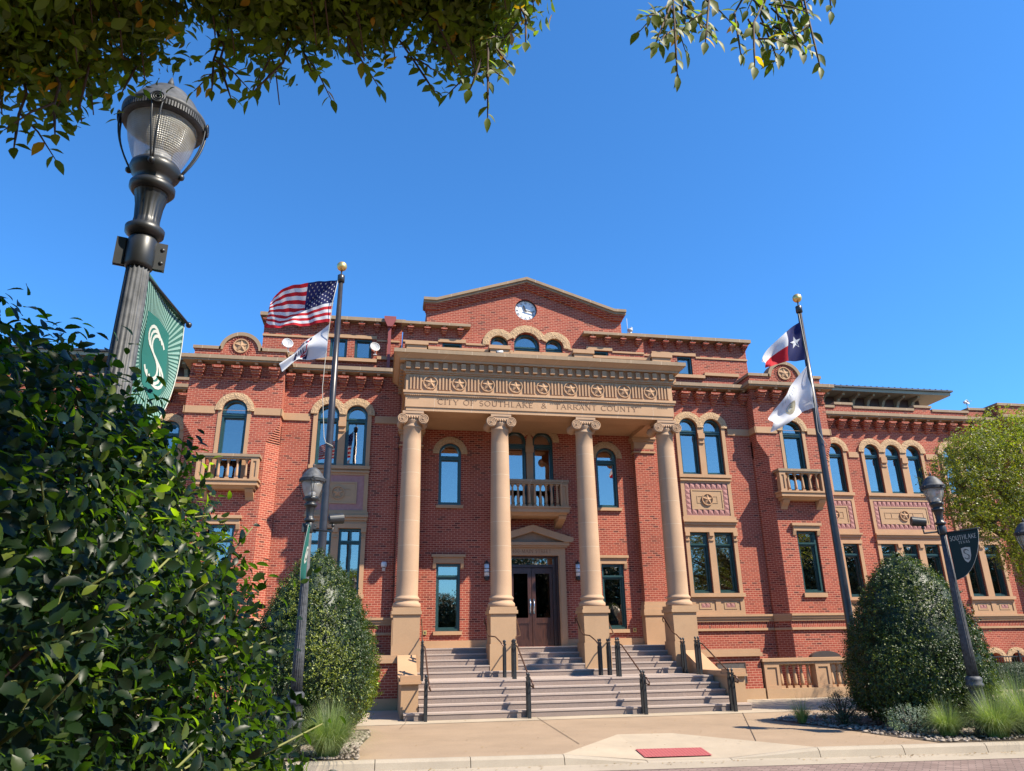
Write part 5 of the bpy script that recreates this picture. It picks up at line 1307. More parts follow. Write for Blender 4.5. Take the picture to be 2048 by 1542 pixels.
for x, sd, lab in ((-3.90, 1, 'at the right face of the leftmost pedestal'), (-1.55, -1, 'at the left face of the second pedestal'), (-1.30, 1, 'at the right face of the second pedestal'), (1.28, -1, 'at the left face of the third pedestal'), (1.55, 1, 'at the right face of the third pedestal'), (3.86, -1, 'at the left face of the rightmost pedestal')):
    X = SO[0]+x; px = {-3.90: -3.86, -1.55: -1.94, -1.30: -.95, 1.28: .95, 1.55: 1.94, 3.86: 3.84}[x]+SO[0]
    t = thing('handrail', (X, 21.9, .8), 'bronze rail on a black post, upper flight, '+lab, 'handrail', 'handrails on the upper flight')
    for yy in (21.75, 21.93):
        if (x, yy) != (-1.30, 21.75) and (x, yy) != (1.55, 21.75) or True:
            m = MB(); post(m, X, yy, .8, .88, .034); build('post', m, 'black_metal', t)
    m = MB(); m.tube([(X, 21.80, 1.60), (X+(px-X)*.25, 21.95, 1.76), (X+(px-X)*.5, 22.25, 1.90), (px-.02*sd, 22.45, 1.93), (px, 22.6, 2.02), (px, 23.1, 2.38), (px, 23.2, 2.44), (px, 23.25, 2.36), (px, 23.2, 2.28)], .019, 8); build('rail', m, 'bronze_rail', t)

# ================================================================== LAMPS
def lamp_post(name, loc, lab, flood=None, banner_dir=(0, -1), detail=True, H=4.87):
    X, Y = loc; t = thing(name, (X, Y, 0), lab, 'street lamp', 'street lamps with domed caps')
    o_ = (X, Y, 0); z = H-4.87
    m = MB(o_); m.lathe([(.16, 0), (.16, .06), (.145, .10), (.13, .55), (.125, .80), (.15, .82), (.155, .86), (.13, .89), (.145, .93), (.14, .97), (.105, 1.0)], 0, 0, 24, 12, .10, (.1, .8)); build('base', m, 'lamp_metal', t)
    m = MB(o_); m.lathe([(.098, 1.0), (.092, 1.6), (.072, 2.70+z), (.058, 3.655+z)], 0, 0, 64, 16, .13); build('pole', m, 'lamp_metal', t)
    o_ = (X, Y, z)
    m = MB(o_); m.lathe([(.062, 3.63), (.074, 3.65), (.074, 3.80), (.064, 3.82)], 0, 0, 24)
    for a in (0.3, 0.3+PI):
        c_, s_ = math.cos(a), math.sin(a)
        for dd in (.0, .022):
            pts = [(c_*r-s_*w_, s_*r+c_*w_, zz) for zz in (3.64, 3.80) for r, w_ in ((.06, -.012+dd-.011), (.125, -.012+dd-.011), (.125, -.002+dd-.011), (.08, -.002+dd-.011))]
            m.hexa(pts)
        for zz in (3.68, 3.76): m.sphere((c_*.103+s_*.02, s_*.103-c_*.02, zz), .013, 8, 6)
    build('clamp', m, 'black_metal', t)
    m = MB(o_); m.lathe([(.068, 3.82), (.098, 3.845), (.10, 3.875), (.07, 3.90), (.066, 3.94), (.072, 4.02), (.088, 4.10), (.095, 4.11)], 0, 0, 48, 16, .10, (3.9, 4.09))
    m.lathe([(.10, 4.10), (.118, 4.125), (.118, 4.15), (.10, 4.165), (.085, 4.175), (.105, 4.20), (.125, 4.225), (.135, 4.25), (.13, 4.275), (.115, 4.29)], 0, 0, 32); build('neck', m, 'black_metal', t)
    m = MB(o_); m.lathe([(.10, 4.262), (.118, 4.29), (.145, 4.36), (.168, 4.43), (.182, 4.50), (.185, 4.545), (.175, 4.575)], 0, 0, 48, caps=False); g = build('globe', m, 'globe_glass', t)
    m = MB(o_); m.lathe([(.06, 4.27), (.075, 4.31), (.07, 4.36), (.02, 4.40), (.018, 4.50), (.03, 4.56)], 0, 0, 16); build('bulb', m, 'light_opal', g)
    m = MB(o_); m.lathe([(.200, 4.55), (.216, 4.552), (.219, 4.60), (.225, 4.605), (.225, 4.622), (.205, 4.63), (.190, 4.665), (.158, 4.725), (.112, 4.778), (.110, 4.786), (.082, 4.805), (.05, 4.825), (.018, 4.832)], 0, 0, 48)
    m.lathe([(.018, 4.825), (.012, 4.85), (.022, 4.862), (.016, 4.885), (.004, 4.92)], 0, 0, 12)
    if detail:
        for i in range(90):
            a = 2*PI*i/90; c_, s_ = math.cos(a), math.sin(a); m.hexa([(c_*r-s_*w_, s_*r+c_*w_, zz) for zz in (4.562, 4.596) for r, w_ in ((.217, -.004), (.2215, -.004), (.2215, .004), (.217, .004))])
    build('cap', m, 'lamp_metal', t)
    for q in range(4):
        a = q*PI/2-1.45; c_, s_ = math.cos(a), math.sin(a)
        m = MB(o_)
        def rib(off0, off1):
            pts = []
            for k in range(9):
                u = k/8; zz = 4.60-.36*u; r = .226+.010*math.sin(u*PI)-.10*u**1.8; off = off0+(off1-off0)*u
                pts.append((c_*r-s_*off, s_*r+c_*off, zz))
            m.tube(pts, .0055, 6)
        rib(-.028, -.004); rib(.028, .004)
        m.tube([(c_*.232+s_*.028, s_*.232-c_*.028, 4.565), (c_*.235, s_*.235, 4.555), (c_*.232-s_*.028, s_*.232+c_*.028, 4.565)], .005, 6)
        for r_ in (.035, .024, .012): m.tube([(c_*.236-s_*r_*math.cos(b), s_*.236+c_*r_*math.cos(b), 4.585+r_*math.sin(b)) for b in [2*PI*i/14 for i in range(14)]], .005, 5, closed=True)
        m.sphere((c_*.135, s_*.135, 4.24), .02, 8, 6); build('cage_rib', m, 'black_metal', t)
    bx, by = banner_dir
    m = MB(o_); m.tube([(0, 0, 3.655), (bx*.78, by*.78, 3.655)], .009, 8); m.sphere((bx*.78, by*.78, 3.655), .020, 8, 6); build('banner_arm', m, 'black_metal', t)
    if flood:
        fx, fy = flood; m = MB(o_)
        m.tube([(0, 0, 3.70), (fx*.42, fy*.42, 3.66), (fx*.42, fy*.42, 3.76)], .018, 8); m.sphere((fx*.42, fy*.42, 3.77), .035, 10, 6)
        ax_ = Vector((fx, fy, 0)); c0 = Vector((fx*.34, fy*.34, 3.88)); d = Vector((fx*.9, .35, .12)).normalized() if abs(fx) > .5 else ax_
        m.tube([tuple(c0-d*.02), tuple(c0), tuple(c0+d*.26), tuple(c0+d*.261)], [.03, .085, .095, .06], 20, smooth=False); build('floodlight', m, 'black_metal', t)
    return t
def banner(o_, d, lab, style, nrm_sway=0.03, L_=.665, Hh=.92):
    """sail shaped banner hanging from the arm; d = arm direction (unit)"""
    dx, dy = d; t = thing('street_banner', (o_[0]+dx*.07, o_[1]+dy*.07, 2.72), lab, 'banner', 'sail shaped banners on the lamp posts')
    nx, ny = -dy, dx
    def P(u, v, off=0):   # u 0..1 outwards, v 0..1 downwards
        wdt = L_*math.sqrt(max(0, 1-(max(v, 0)**1.75))) 
        x = .085+u*wdt; z = 3.662-v*Hh; s_ = nrm_sway*math.sin(u*2.6+v*2.2)*(u*.8+.25)+off
        return (o_[0]+dx*x+nx*s_, o_[1]+dy*x+ny*s_, z)
    m = MB(); n = 20; vs_ = []; fs = []
    for j in range(n+1):
        for i in range(n+1): vs_.append(P(i/n, j/n*.999))
    for j in range(n):
        for i in range(n): fs.append((j*(n+1)+i, j*(n+1)+i+1, (j+1)*(n+1)+i+1, (j+1)*(n+1)+i))
    m.add(vs_, fs, True)
    sheet_ = build('cloth', m, 'banner_green' if style == 'rays' else ('banner_teal' if style == 'plain' else 'banner_navy'), t)
    m = MB(); m.tube([P(0, 0), P(.25, 0), P(.5, 0), P(.75, 0), P(1, 0)], .014, 8); build('sleeve', m, 'banner_green' if style == 'rays' else ('banner_teal' if style == 'plain' else 'banner_navy'), t)
    mod = sheet_.modifiers.new('thickness', 'SOLIDIFY'); mod.thickness = .002; mod.offset = 0
    m = MB(); m.tube([P(1, j/20*.998) for j in range(21)], .004, 5); build('hem', m, 'banner_cream', t)
    def uvmap(cx, cv, sc, side):   # metres on the cloth -> point
        def f(a, b, dd):
            x = cx+a*side; v = cv-b/Hh
            wdt = L_*math.sqrt(max(1e-4, 1-(max(v, 0)**1.75))); return P((x)/wdt, v, (.0035+dd)*side_n)
        return f
    for side_n in (1, -1):
        sgn = -side_n
        cx, cv = (.33, .50) if style != 'rays' else (.30, .42)
        k_ = .26/.20 if style != 'rays' else 1.25
        sh = [(-.5, .5), (0, .56), (.5, .5), (.46, -.1), (.30, -.45), (0, -.62), (-.30, -.45), (-.46, -.1)]
        sz = .20 if style != 'rays' else .34
        f = uvmap(cx, cv, 1, sgn*1)
        ms = MB(); pts = [f(a*sz, b*sz*1.25, .0006) for a, b in sh]
        
        rings = [f(a*sz*q/6, b*sz*1.25*q/6, .0006) for q in range(1, 7) for a, b in sh]
        ms.add([f(0, 0, .0006)]+rings, [(0, 1+i, 1+(i+1) % 8) for i in range(8)]+[(1+q*8+i, 9+q*8+i, 9+q*8+(i+1) % 8, 1+q*8+(i+1) % 8) for q in range(5) for i in range(8)], False); build('shield', ms, 'banner_cream' if style != 'rays' else 'banner_teal', t)
        ml = MB()
        if style == 'rays':
            for i in range(76):
                a0 = 2*PI*i/76
                for rr0, rr1 in ((.20, .62),):
                    p0 = (math.cos(a0)*rr0*.95, math.sin(a0)*rr0*1.15); r_ = rr1; ok = 0
                    while r_ > rr0+.03:
                        X_ = cx+sgn*math.cos(a0)*r_; V_ = cv-math.sin(a0)*r_*1.1/Hh
                        if 0 <= V_ <= .97 and 0 <= X_ <= L_*math.sqrt(max(0, 1-V_**1.75))-.012: break
                        r_ -= .012
                    if r_ <= rr0+.03: continue
                    wd0, wd1 = .0042, .0088; p1 = (math.cos(a0)*r_, math.sin(a0)*r_*1.1); tx, tz = -math.sin(a0), math.cos(a0)
                    nseg = 3
                    for q in range(nseg):
                        u0, u1 = q/nseg, (q+1)/nseg; A = [(p0[0]+(p1[0]-p0[0])*u, p0[1]+(p1[1]-p0[1])*u, wd0+(wd1-wd0)*u) for u in (u0, u1)]
                        ml.add([f(A[0][0]-tx*A[0][2], A[0][1]-tz*A[0][2], 0), f(A[1][0]-tx*A[1][2], A[1][1]-tz*A[1][2], 0), f(A[1][0]+tx*A[1][2], A[1][1]+tz*A[1][2], 0), f(A[0][0]+tx*A[0][2], A[0][1]+tz*A[0][2], 0)], [(0, 1, 2, 3)], False)
            build('rays', ml, 'banner_mint', t)
        sl = MB()
        S_ = arcp(.0, .27, .24, .20, 20, 255, 10)[:-1]+[(.02, .03)]+arcp(.0, -.22, .24, .22, 70, -160, 10)[1:]
        for off, wd in ((-.075, .055), (0.02, .05), (.115, .055)) if style == 'rays' else ((-.05, .05), (.05, .05)):
            for i in range(len(S_)-1):
                a = Vector((S_[i][0]+off, S_[i][1]-off*.5)); b = Vector((S_[i+1][0]+off, S_[i+1][1]-off*.5)); dv = (b-a).normalized(); nn = Vector((-dv.y, dv.x))*wd/2; e = dv*.01
                q4 = [a-e-nn, b+e-nn, b+e+nn, a-e+nn]; sl.add([f(q.x*sz, q.y*sz, .0028+.0001*(i % 5)) for q in q4], [(0, 1, 2, 3)], False)
        build('letter_s', sl, 'banner_cream' if style == 'rays' else 'banner_navy', t)
        if style == 'text':
            w1 = MB(); hh = .085; tl = text_len('SOUTHLAKE', .12)*hh; k = .56/tl; g = uvmap(.325, .165, 1, sgn)
            lettering(w1, 'SOUTHLAKE', lambda u, v, d: g(u*k-.28, v-.02, d), hh, .13, .001, False, .12)
            h2 = .05; tl2 = text_len('TEXAS', .3)*h2; lettering(w1, 'TEXAS', lambda u, v, d: g(u-tl2/2, v-.095, d), h2, .13, .001, False, .3); build('lettering', w1, 'banner_cream', t)
    return t
NL = (-1.36, 3.76); LL = (-1.31, 13.6); RL = (11.08, 13.0)
lamp_post('street_lamp', NL, 'large dark lamp post close to the camera behind the foreground hedge', None, (.10, .995))
banner((NL[0], NL[1], 0), (.10, .995), 'mint green banner with white rays and a cream S on the nearest lamp post', 'rays', .035)
lamp_post('street_lamp', LL, 'grey fluted lamp post rising in front of the left cone bush', (1, 0), (.035, -.999))
banner((LL[0], LL[1], 0), (.035, -.999), 'teal banner seen edge on, hanging on the lamp post by the left flagpole', 'plain', .06)
lamp_post('street_lamp', RL, 'fluted lamp post with a floodlight in front of the right cone bush', (-1, 0), (.20, -.98))
banner((RL[0], RL[1], 0), (.20, -.98), 'dark green banner reading SOUTHLAKE TEXAS on the right lamp post', 'text', .02)
lamp_post('street_lamp', (13.22, 13.2), 'lamp post cut by the right edge of the frame, in front of the yellow tree', None, (0, -1), False, 3.98)

# ================================================================== FLAGPOLES AND FLAGS
def flagpole(X, Y, H, lab):
    t = thing('flagpole', (X, Y, 0), lab, 'flagpole', 'flagpoles flanking the portico')
    m = MB((X, Y, 0)); m.lathe([(.17, 0), (.17, .05), (.12, .12), (.108, .3), (.104, 3.0), (.085, 7.0), (.062, H-.62)], 0, 0, 28); build('pole', m, 'pole_bronze', t)
    m = MB((X, Y, 0)); m.lathe([(.062, H-.62), (.095, H-.61), (.095, H-.42), (.07, H-.40), (.02, H-.39), (.02, H-.26)], 0, 0, 24); build('truck', m, 'pole_bronze', t)
    m = MB((X, Y, 0)); m.sphere((0, 0, H-.135), .135, 28, 18); build('ball', m, 'gold', t)
    return t
FLX, FRX, FY = -1.405, 12.06, 18.0
flagpole(FLX, FY, 11.57, 'dark bronze flagpole on the left carrying the striped flag')
flagpole(FRX, FY, 11.57, 'dark bronze flagpole on the right carrying the lone star flag')
m = MB(); m.tube([(FLX-.07, FY-.05, 11.0), (FLX-.17, FY-.1, 10.3), (FLX-.20, FY-.1, 9.7), (FLX-.24, FY-.1, 8.8), (FLX-.26, FY-.1, 7.9), (FLX-.13, FY-.12, 6.6), (FLX-.08, FY-.13, 6.45), (FLX+.09, FY-.1, 6.38), (FLX+.1, FY, 6.36)], .009, 6)
o = rebase(build('halyard', m, 'rope'), (FLX-.1, FY, 6.4)); tag(o, 'slack pale rope hanging along the left flagpole', 'rope', 'halyards of the flagpoles')
m = MB(); m.tube([(FRX-.06, FY-.05, 10.9), (FRX-.05, FY-.1, 9.3), (FRX-.05, FY-.1, 8.0), (FRX-.10, FY-.12, 7.4), (FRX-.10, FY-.12, 7.2), (FRX+.02, FY-.13, 6.95), (FRX+.12, FY-.1, 6.8), (FRX+.12, FY, 6.8)], .009, 6)
o = rebase(build('halyard', m, 'rope'), (FRX-.05, FY, 6.8)); tag(o, 'pale rope looped round the right flagpole below the white flag', 'rope', 'halyards of the flagpoles')

def lerp_path(P, u):
    n = len(P)-1; t = u*n; i = min(int(t), n-1); f = t-i
    p0 = P[max(i-1, 0)]; p1 = P[i]; p2 = P[i+1]; p3 = P[min(i+2, n)]
    out = []
    for a, b, c, d in zip(p0, p1, p2, p3): out.append(.5*((2*b)+(c-a)*f+(2*a-5*b+4*c-d)*f*f+(3*b-a-3*c+d)*f**3))
    return out
def flag_mesh(name, S, color, nu, nv, mats, lab, base, group='flags on the two flagpoles'):
    vs_ = [S(i/nu, j/nv) for j in range(nv+1) for i in range(nu+1)]
    m = MB()
    for j in range(nv):
        for i in range(nu):
            m.cur = 0
            pass
    m.v = vs_; m.f = []; m.sm = []; m.mi = []
    for j in range(nv):
        for i in range(nu):
            m.f.append([j*(nu+1)+i, j*(nu+1)+i+1, (j+1)*(nu+1)+i+1, (j+1)*(nu+1)+i]); m.sm.append(True); m.mi.append(color((i+.5)/nu, (j+.5)/nv))
    o = build(name, m, None, mats=mats); rebase(o, base); tag(o, lab, 'flag', group); return o
def decal(S, polys, mat, parent, name, off=.006, both=True):
    for sg in ((1, -1) if both else (1,)):
        m = MB()
        for poly in polys:
            cu = sum(p[0] for p in poly)/len(poly); cv = sum(p[1] for p in poly)/len(poly)
            def Q(u, v):
                e = 1e-3; p = Vector(S(u, v)); a = Vector(S(min(u+e, 1), v))-Vector(S(max(u-e, 0), v)); b = Vector(S(u, min(v+e, 1)))-Vector(S(u, max(v-e, 0))); n_ = a.cross(b)
                if n_.length > 0: n_.normalize()
                return tuple(p+n_*off*sg)
            m.add([Q(cu, cv)]+[Q(u, v) for u, v in poly], [(0, 1+i, 1+(i+1) % len(poly)) for i in range(len(poly))], False)
        build(name, m, mat, parent)
# US flag
T_ = [(-1.50, 17.95, 10.99), (-1.817, 17.70, 10.80), (-2.195, 17.55, 10.651), (-2.60, 17.55, 10.53), (-2.95, 17.62, 10.34), (-3.10, 17.75, 10.12)]
C_ = [(-1.506, 17.95, 10.97), (-1.918, 18.02, 10.593), (-2.302, 18.12, 10.281), (-2.65, 18.15, 9.98), (-2.95, 18.10, 9.78), (-3.22, 18.0, 9.63)]
B_l = [(-1.60, 17.95, 9.74), (-1.95, 17.98, 9.69), (-2.30, 18.12, 9.66), (-2.65, 18.05, 9.63), (-2.95, 18.16, 9.58), (-3.28, 18.05, 9.545)]
def us(u, v):
    vc = .02+u*.93; t = lerp_path(T_, u); c = lerp_path(C_, u); b = lerp_path(B_l, u)
    if v < vc:
        k = v/vc; p = [t[i]+(c[i]-t[i])*k for i in range(3)]
        p[1] += -.05*math.sin(k*PI)*u
    else:
        k = (v-vc)/(1-vc); p = [c[i]+(b[i]-c[i])*k for i in range(3)]
    p[1] += .035*math.sin(u*17+v*3)*(.25+u*.8)+.012*math.sin(u*41+v*9); p[2] += .012*math.sin(u*13)*v
    return tuple(p)
def us_c(u, v):
    if u < .4 and v < 7/13: return 2
    return 0 if int(v*13) % 2 == 0 else 1
f = flag_mesh('striped_flag', us, us_c, 60, 52, ['cloth_red', 'cloth_white', 'cloth_navy'], 'red and white striped flag with white stars on navy, flying from the left pole', (-1.5, 18, 9.74))
stars = []
for r in range(9):
    for c in range(6 if r % 2 == 0 else 5):
        cu = .4*((c+.5+(0 if r % 2 == 0 else .5))/6); cv = 7/13*((r+.75)/9.5)
        stars.append([(cu+(.0125 if i % 2 == 0 else .0055)*math.cos(PI/2+PI*i/5)*.9, cv-(.025 if i % 2 == 0 else .011)*math.sin(PI/2+PI*i/5)) for i in range(10)])
decal(us, stars, 'cloth_white', f, 'stars')
# white banner flag under it
T1 = [(-1.62, 17.92, 9.67), (-1.97, 18.0, 9.39), (-2.21, 17.85, 9.10), (-2.48, 17.95, 8.79), (-2.75, 17.85, 8.43)]
B1 = [(-1.62, 17.92, 8.75), (-2.06, 18.10, 8.735), (-2.24, 18.15, 8.73), (-2.41, 18.02, 8.63), (-2.68, 17.95, 8.27)]
def w1f(u, v):
    t = lerp_path(T1, u); b = lerp_path(B1, u); p = [t[i]+(b[i]-t[i])*v for i in range(3)]
    p[1] += .04*math.sin(u*11+v*5)*(.3+u)+.05*math.sin(v*7+u*4); return tuple(p)
f = flag_mesh('white_flag', w1f, lambda u, v: 0, 40, 26, ['cloth_white'], 'white flag with navy lettering and a red swoosh, below the striped flag', (-1.62, 18, 8.75))
def band(u0, v0, u1, v1, w_): 
    return [(u0, v0), (u1, v1), (u1, v1+w_), (u0, v0+w_)]
letters = []
for k, (a, kind) in enumerate(((.42, 'I'), (.48, 'V'), (.55, 'A'), (.62, 'I'), (.67, 'N'))):
    v0, v1, w_ = .30, .62, .016
    if kind == 'I': letters.append([(a, v0), (a+w_, v0), (a+w_, v1), (a, v1)])
    if kind == 'V': letters += [[(a-.01, v0), (a+.008, v0), (a+.03, v1), (a+.012, v1)], [(a+.04, v0), (a+.055, v0), (a+.03, v1), (a+.012, v1)]]
    if kind == 'A': letters += [[(a-.01, v1), (a+.008, v1), (a+.03, v0), (a+.012, v0)], [(a+.04, v1), (a+.055, v1), (a+.03, v0), (a+.012, v0)]]
    if kind == 'N': letters += [[(a, v0), (a+w_, v0), (a+w_, v1), (a, v1)], [(a+.03, v0), (a+.03+w_, v0), (a+.03+w_, v1), (a+.03, v1)], [(a, v0), (a+w_, v0), (a+.03+w_, v1), (a+.03, v1)]]
letters += [[(.30, .02), (.36, .02), (.40, .98), (.365, .98)], [(.50, .02), (.60, .05), (.60, .16), (.48, .14)], [(.42, .05), (.46, .05), (.44, .2), (.40, .16)], [(.66, .10), (.74, .10), (.76, .92), (.72, .92)], [(.40, .80), (.50, .84), (.52, .96), (.41, .96)]]
decal(w1f, letters, 'cloth_navy', f, 'lettering', .007)
decal(w1f, [[(.38, .28), (.42, .30), (.44, .60), (.40, .56)], [(.40, .60), (.44, .56), (.60, .74), (.58, .80)], [(.42, .70), (.60, .84), (.58, .88), (.42, .78)], [(.36, .10), (.41, .10), (.40, .20), (.37, .22)]], 'cloth_red', f, 'swoosh', .008)
# lone star flag
TT = [(11.97, 17.92, 10.607), (11.74, 18.0, 10.466), (11.41, 17.9, 10.196), (11.0, 18.05, 9.84), (10.68, 17.95, 9.50), (10.58, 17.9, 9.27)]
BT = [(11.955, 17.92, 9.384), (11.70, 18.02, 9.371), (11.347, 17.92, 9.317), (11.10, 18.08, 9.26), (10.86, 18.0, 9.15), (10.65, 17.92, 9.075)]
def tx(u, v):
    t = lerp_path(TT, u); b = lerp_path(BT, u); p = [t[i]+(b[i]-t[i])*v for i in range(3)]
    p[1] += .05*math.sin(u*9+v*4)*(.3+u)+.02*math.sin(u*21-v*9); return tuple(p)
f = flag_mesh('lone_star_flag', tx, lambda u, v: 2 if u < .36 else (1 if v < .5 else 0), 50, 36, ['cloth_red', 'cloth_white', 'cloth_navy'], 'blue, white and red flag with one large white star on the right pole', (11.97, 18, 9.38))
decal(tx, [[(.18+(.125 if i % 2 == 0 else .048)*math.cos(PI/2+PI*i/5), .48-(.19 if i % 2 == 0 else .073)*math.sin(PI/2+PI*i/5)) for i in range(10)]], 'cloth_white', f, 'star')
# plain white city flag with pale emblem
T2 = [(11.965, 17.92, 9.203), (11.565, 18.05, 8.745), (11.196, 17.9, 8.327), (10.883, 18.0, 7.948), (10.561, 17.9, 7.574)]
B2 = [(12.0, 17.92, 7.935), (11.76, 18.12, 7.867), (11.42, 18.0, 7.636), (11.02, 18.1, 7.377), (10.606, 17.95, 7.178)]
def w2f(u, v):
    t = lerp_path(T2, u); b = lerp_path(B2, u); p = [t[i]+(b[i]-t[i])*v for i in range(3)]
    p[1] += .07*math.sin(u*8+v*6)*(.3+u)+.035*math.sin(v*9-u*12); return tuple(p)
f = flag_mesh('white_flag', w2f, lambda u, v: 0, 40, 30, ['cloth_white'], 'plain white flag with a pale gold oval emblem below the lone star flag', (11.98, 18, 7.93))
ring = lambda cu, cv, ru, rv, n=20: [(cu+ru*math.cos(2*PI*i/n), cv+rv*math.sin(2*PI*i/n)) for i in range(n)]
decal(w2f, [ring(.50, .60, .12, .20)], 'cloth_grey_gold', f, 'emblem', .006); decal(w2f, [ring(.50, .60, .085, .14)], 'cloth_pale_gold', f, 'emblem_field', .009)
decal(w2f, [[(.47, .55), (.53, .50), (.55, .53), (.49, .58)], [(.47, .58), (.54, .62), (.53, .66), (.46, .62)], [(.46, .68), (.52, .66), (.53, .69), (.47, .72)]], 'cloth_grey_gold', f, 'emblem_mark', .011)
lt = []
for k in range(7): u0 = .30+k*.055; lt += [[(u0, .10), (u0+.008, .10), (u0+.014, .24), (u0+.006, .24)], [(u0+.012, .12), (u0+.028, .14), (u0+.028, .16), (u0+.012, .14)]]
decal(w2f, lt, 'cloth_grey', f, 'lettering', .006)

# ================================================================== FENCE, FAR HEDGE
t = thing('iron_fence', (5.14+19.6, 26.3, 0), 'black iron picket fence in front of the basement arches at the right edge', 'fence')
m = MB()
for x in np.arange(22.2, 28.5, .115): m.box(x-.009, x+.009, 26.29, 26.308, .0, .95)
build('pickets', m, 'black_metal', t)
m = MB(); m.box(22.1, 28.6, 26.28, 26.32, .93, .97); m.box(22.1, 28.6, 26.28, 26.32, .12, .15); build('rail', m, 'black_metal', t)
for x in (22.1, 24.65, 27.2):
    m = MB(); post(m, x, 26.3, 0, 1.05, .055); build('post', m, 'black_metal', t)

m = MB()
for i in range(420):
    if rnd.random() < .6: x = rnd.uniform(8.0, 13); y = rnd.choice((kerb_y(x)+rnd.uniform(-.25, .0), rnd.uniform(kerb_y(x)+.1, 16)))
    else: x = rnd.uniform(-.4, 9); y = rnd.choice((kerb_y(x)+rnd.uniform(-.3, .0), rnd.uniform(12.9, 18.8)))
    z = -.140 if y < kerb_y(x)+.03 else .006
    a_ = rnd.uniform(0, 2*PI); L_ = rnd.uniform(.015, .035); dx, dy = math.cos(a_)*L_, math.sin(a_)*L_
    m.add([(x-dx, y-dy, z), (x+dy*.4, y-dx*.4, z+.006), (x+dx, y+dy, z+rnd.uniform(.002, .014)), (x-dy*.4, y+dx*.4, z+.004)], [(0, 1, 2, 3)], False)
tag(build('fallen_leaves', m, 'dry_leaf'), 'scattered dry brown leaves on the pavement and in the gutter', 'fallen leaves', kind='stuff')
# ================================================================== PLANTS
rng = np.random.default_rng(11)
def unit(v): return v/(np.linalg.norm(v, axis=-1, keepdims=True)+1e-9)
def shoots(P, D, K, L, size, spread=0.9, jitter=.35, droop=0.0, flat=False):
    """leaves set along shoots: P,D (N,3) -> arrays for leaves_object"""
    N = len(P); D = unit(D); U = unit(np.cross(D, rng.normal(size=(N, 3)))); V = np.cross(D, U)
    Ls = L*rng.uniform(.6, 1.2, (N, 1)); pts = []; dr = []; up = []; sz = []
    for k in range(K):
        t = (k+.6)/K
        pos = P + D*Ls*t + np.array([0, 0, -1])*droop*(t**2)*Ls
        a = (k*PI + rng.normal(0, .35, (N, 1))) if flat else (k*2.4+rng.uniform(0, 1.2, (N, 1)))
        side = U*np.cos(a)+V*np.sin(a)
        d = unit(D*(1-spread*.6)+side*spread + rng.normal(0, jitter, (N, 3)) + np.array([0, 0, -1])*droop*.5)
        pts.append(pos); dr.append(d); up.append(unit(D+V*.3*(1 if flat else 0)+rng.normal(0, .3, (N, 3)))); sz.append(size*rng.uniform(.65, 1.2, N)*(1-.25*t))
    return np.concatenate(pts), np.concatenate(dr), np.concatenate(up), np.concatenate(sz)
def prof_r(z, prof):
    zs = [p[0] for p in prof]; rs = [p[1] for p in prof]; return np.interp(z, zs, rs)
def lump(dirs, seed, amp):
    seed = abs(int(seed))
    r = np.random.default_rng(seed); out = np.zeros(len(dirs))
    for k in range(14):
        v = unit(r.normal(size=3)); out += np.maximum(0, dirs@v-.78)*4.5*r.uniform(.3, 1)
    return amp*(out-.35)
def cone_bush(name, lab, cx, cy, prof, n, K, size, mat, kind, L, lumps=.12, seed=1, thick=.32, side=None, stems=40, group=None, twigs=0, twig_mat='twig_bark', z0=0.0, spread=.9):
    t = thing(name, (cx, cy, 0), lab, 'bush', group)
    z = rng.uniform(prof[0][0], prof[-1][0], n*6); rr = prof_r(z, prof); keep = rng.random(n*6) < rr/max(p[1] for p in prof); z = z[keep]; rr = rr[keep]
    a = rng.uniform(0, 2*PI, len(z))
    if side is not None:
        pr = np.where(np.cos(a-side) > -.55, 1.0, .25); k2 = rng.random(len(z)) < pr; z = z[k2]; rr = rr[k2]; a = a[k2]
    z = z[:n]; rr = rr[:n]; a = a[:n]
    dz = .05; slope = (prof_r(z+dz, prof)-prof_r(z-dz, prof))/(2*dz)
    nrm = unit(np.stack([np.cos(a), np.sin(a), -np.clip(slope, -2.5, 1)], 1))
    dirs = unit(np.stack([np.cos(a), np.sin(a), (z-prof[-1][0]*.45)/prof[-1][0]*1.6], 1))
    rad = rr*(1+lump(dirs, seed, lumps)) - thick*rng.random(len(z))**2.2 + .03*rng.normal(size=len(z)) + np.where(rng.random(len(z)) < .10, rng.exponential(.05, len(z)), 0)
    rad = np.maximum(rad, .02)
    P = np.stack([cx+rad*np.cos(a), cy+rad*np.sin(a), z], 1)
    D = unit(nrm+rng.normal(0, .45, P.shape)+np.array([0, 0, .35]))
    p, d, u, s = shoots(P-D*L*.6, D, K, L, size, spread)
    ok = p[:, 2] > z0; p, d, u, s = p[ok], d[ok], u[ok], s[ok]
    pd = unit(p-np.array([cx, cy, prof[-1][0]*.45])); lm = lump(pd, seed+50, 1.0)
    tint = np.clip(rng.beta(2, 2.4, len(p))+.28*lm+np.where(rng.random(len(p)) < .05, .5, 0), 0, 1)
    leaves_object('foliage', p, d, u, s, kind, mat, t, tint)
    m = MB(); h = prof[-1][0]
    for i in range(stems):
        a0 = rnd.uniform(0, 2*PI); zt = rnd.uniform(.35, .97)*h; r1 = prof_r(zt, prof)*rnd.uniform(.7, .95)
        m.tube([(cx, cy, .0), (cx+.3*r1*math.cos(a0), cy+.3*r1*math.sin(a0), zt*.45), (cx+r1*.75*math.cos(a0), cy+r1*.75*math.sin(a0), zt*.8), (cx+r1*math.cos(a0+.1), cy+r1*math.sin(a0+.1), zt)], [.03, .018, .01, .005], 6)
    build('stems', m, twig_mat, t)
    return t, P, D
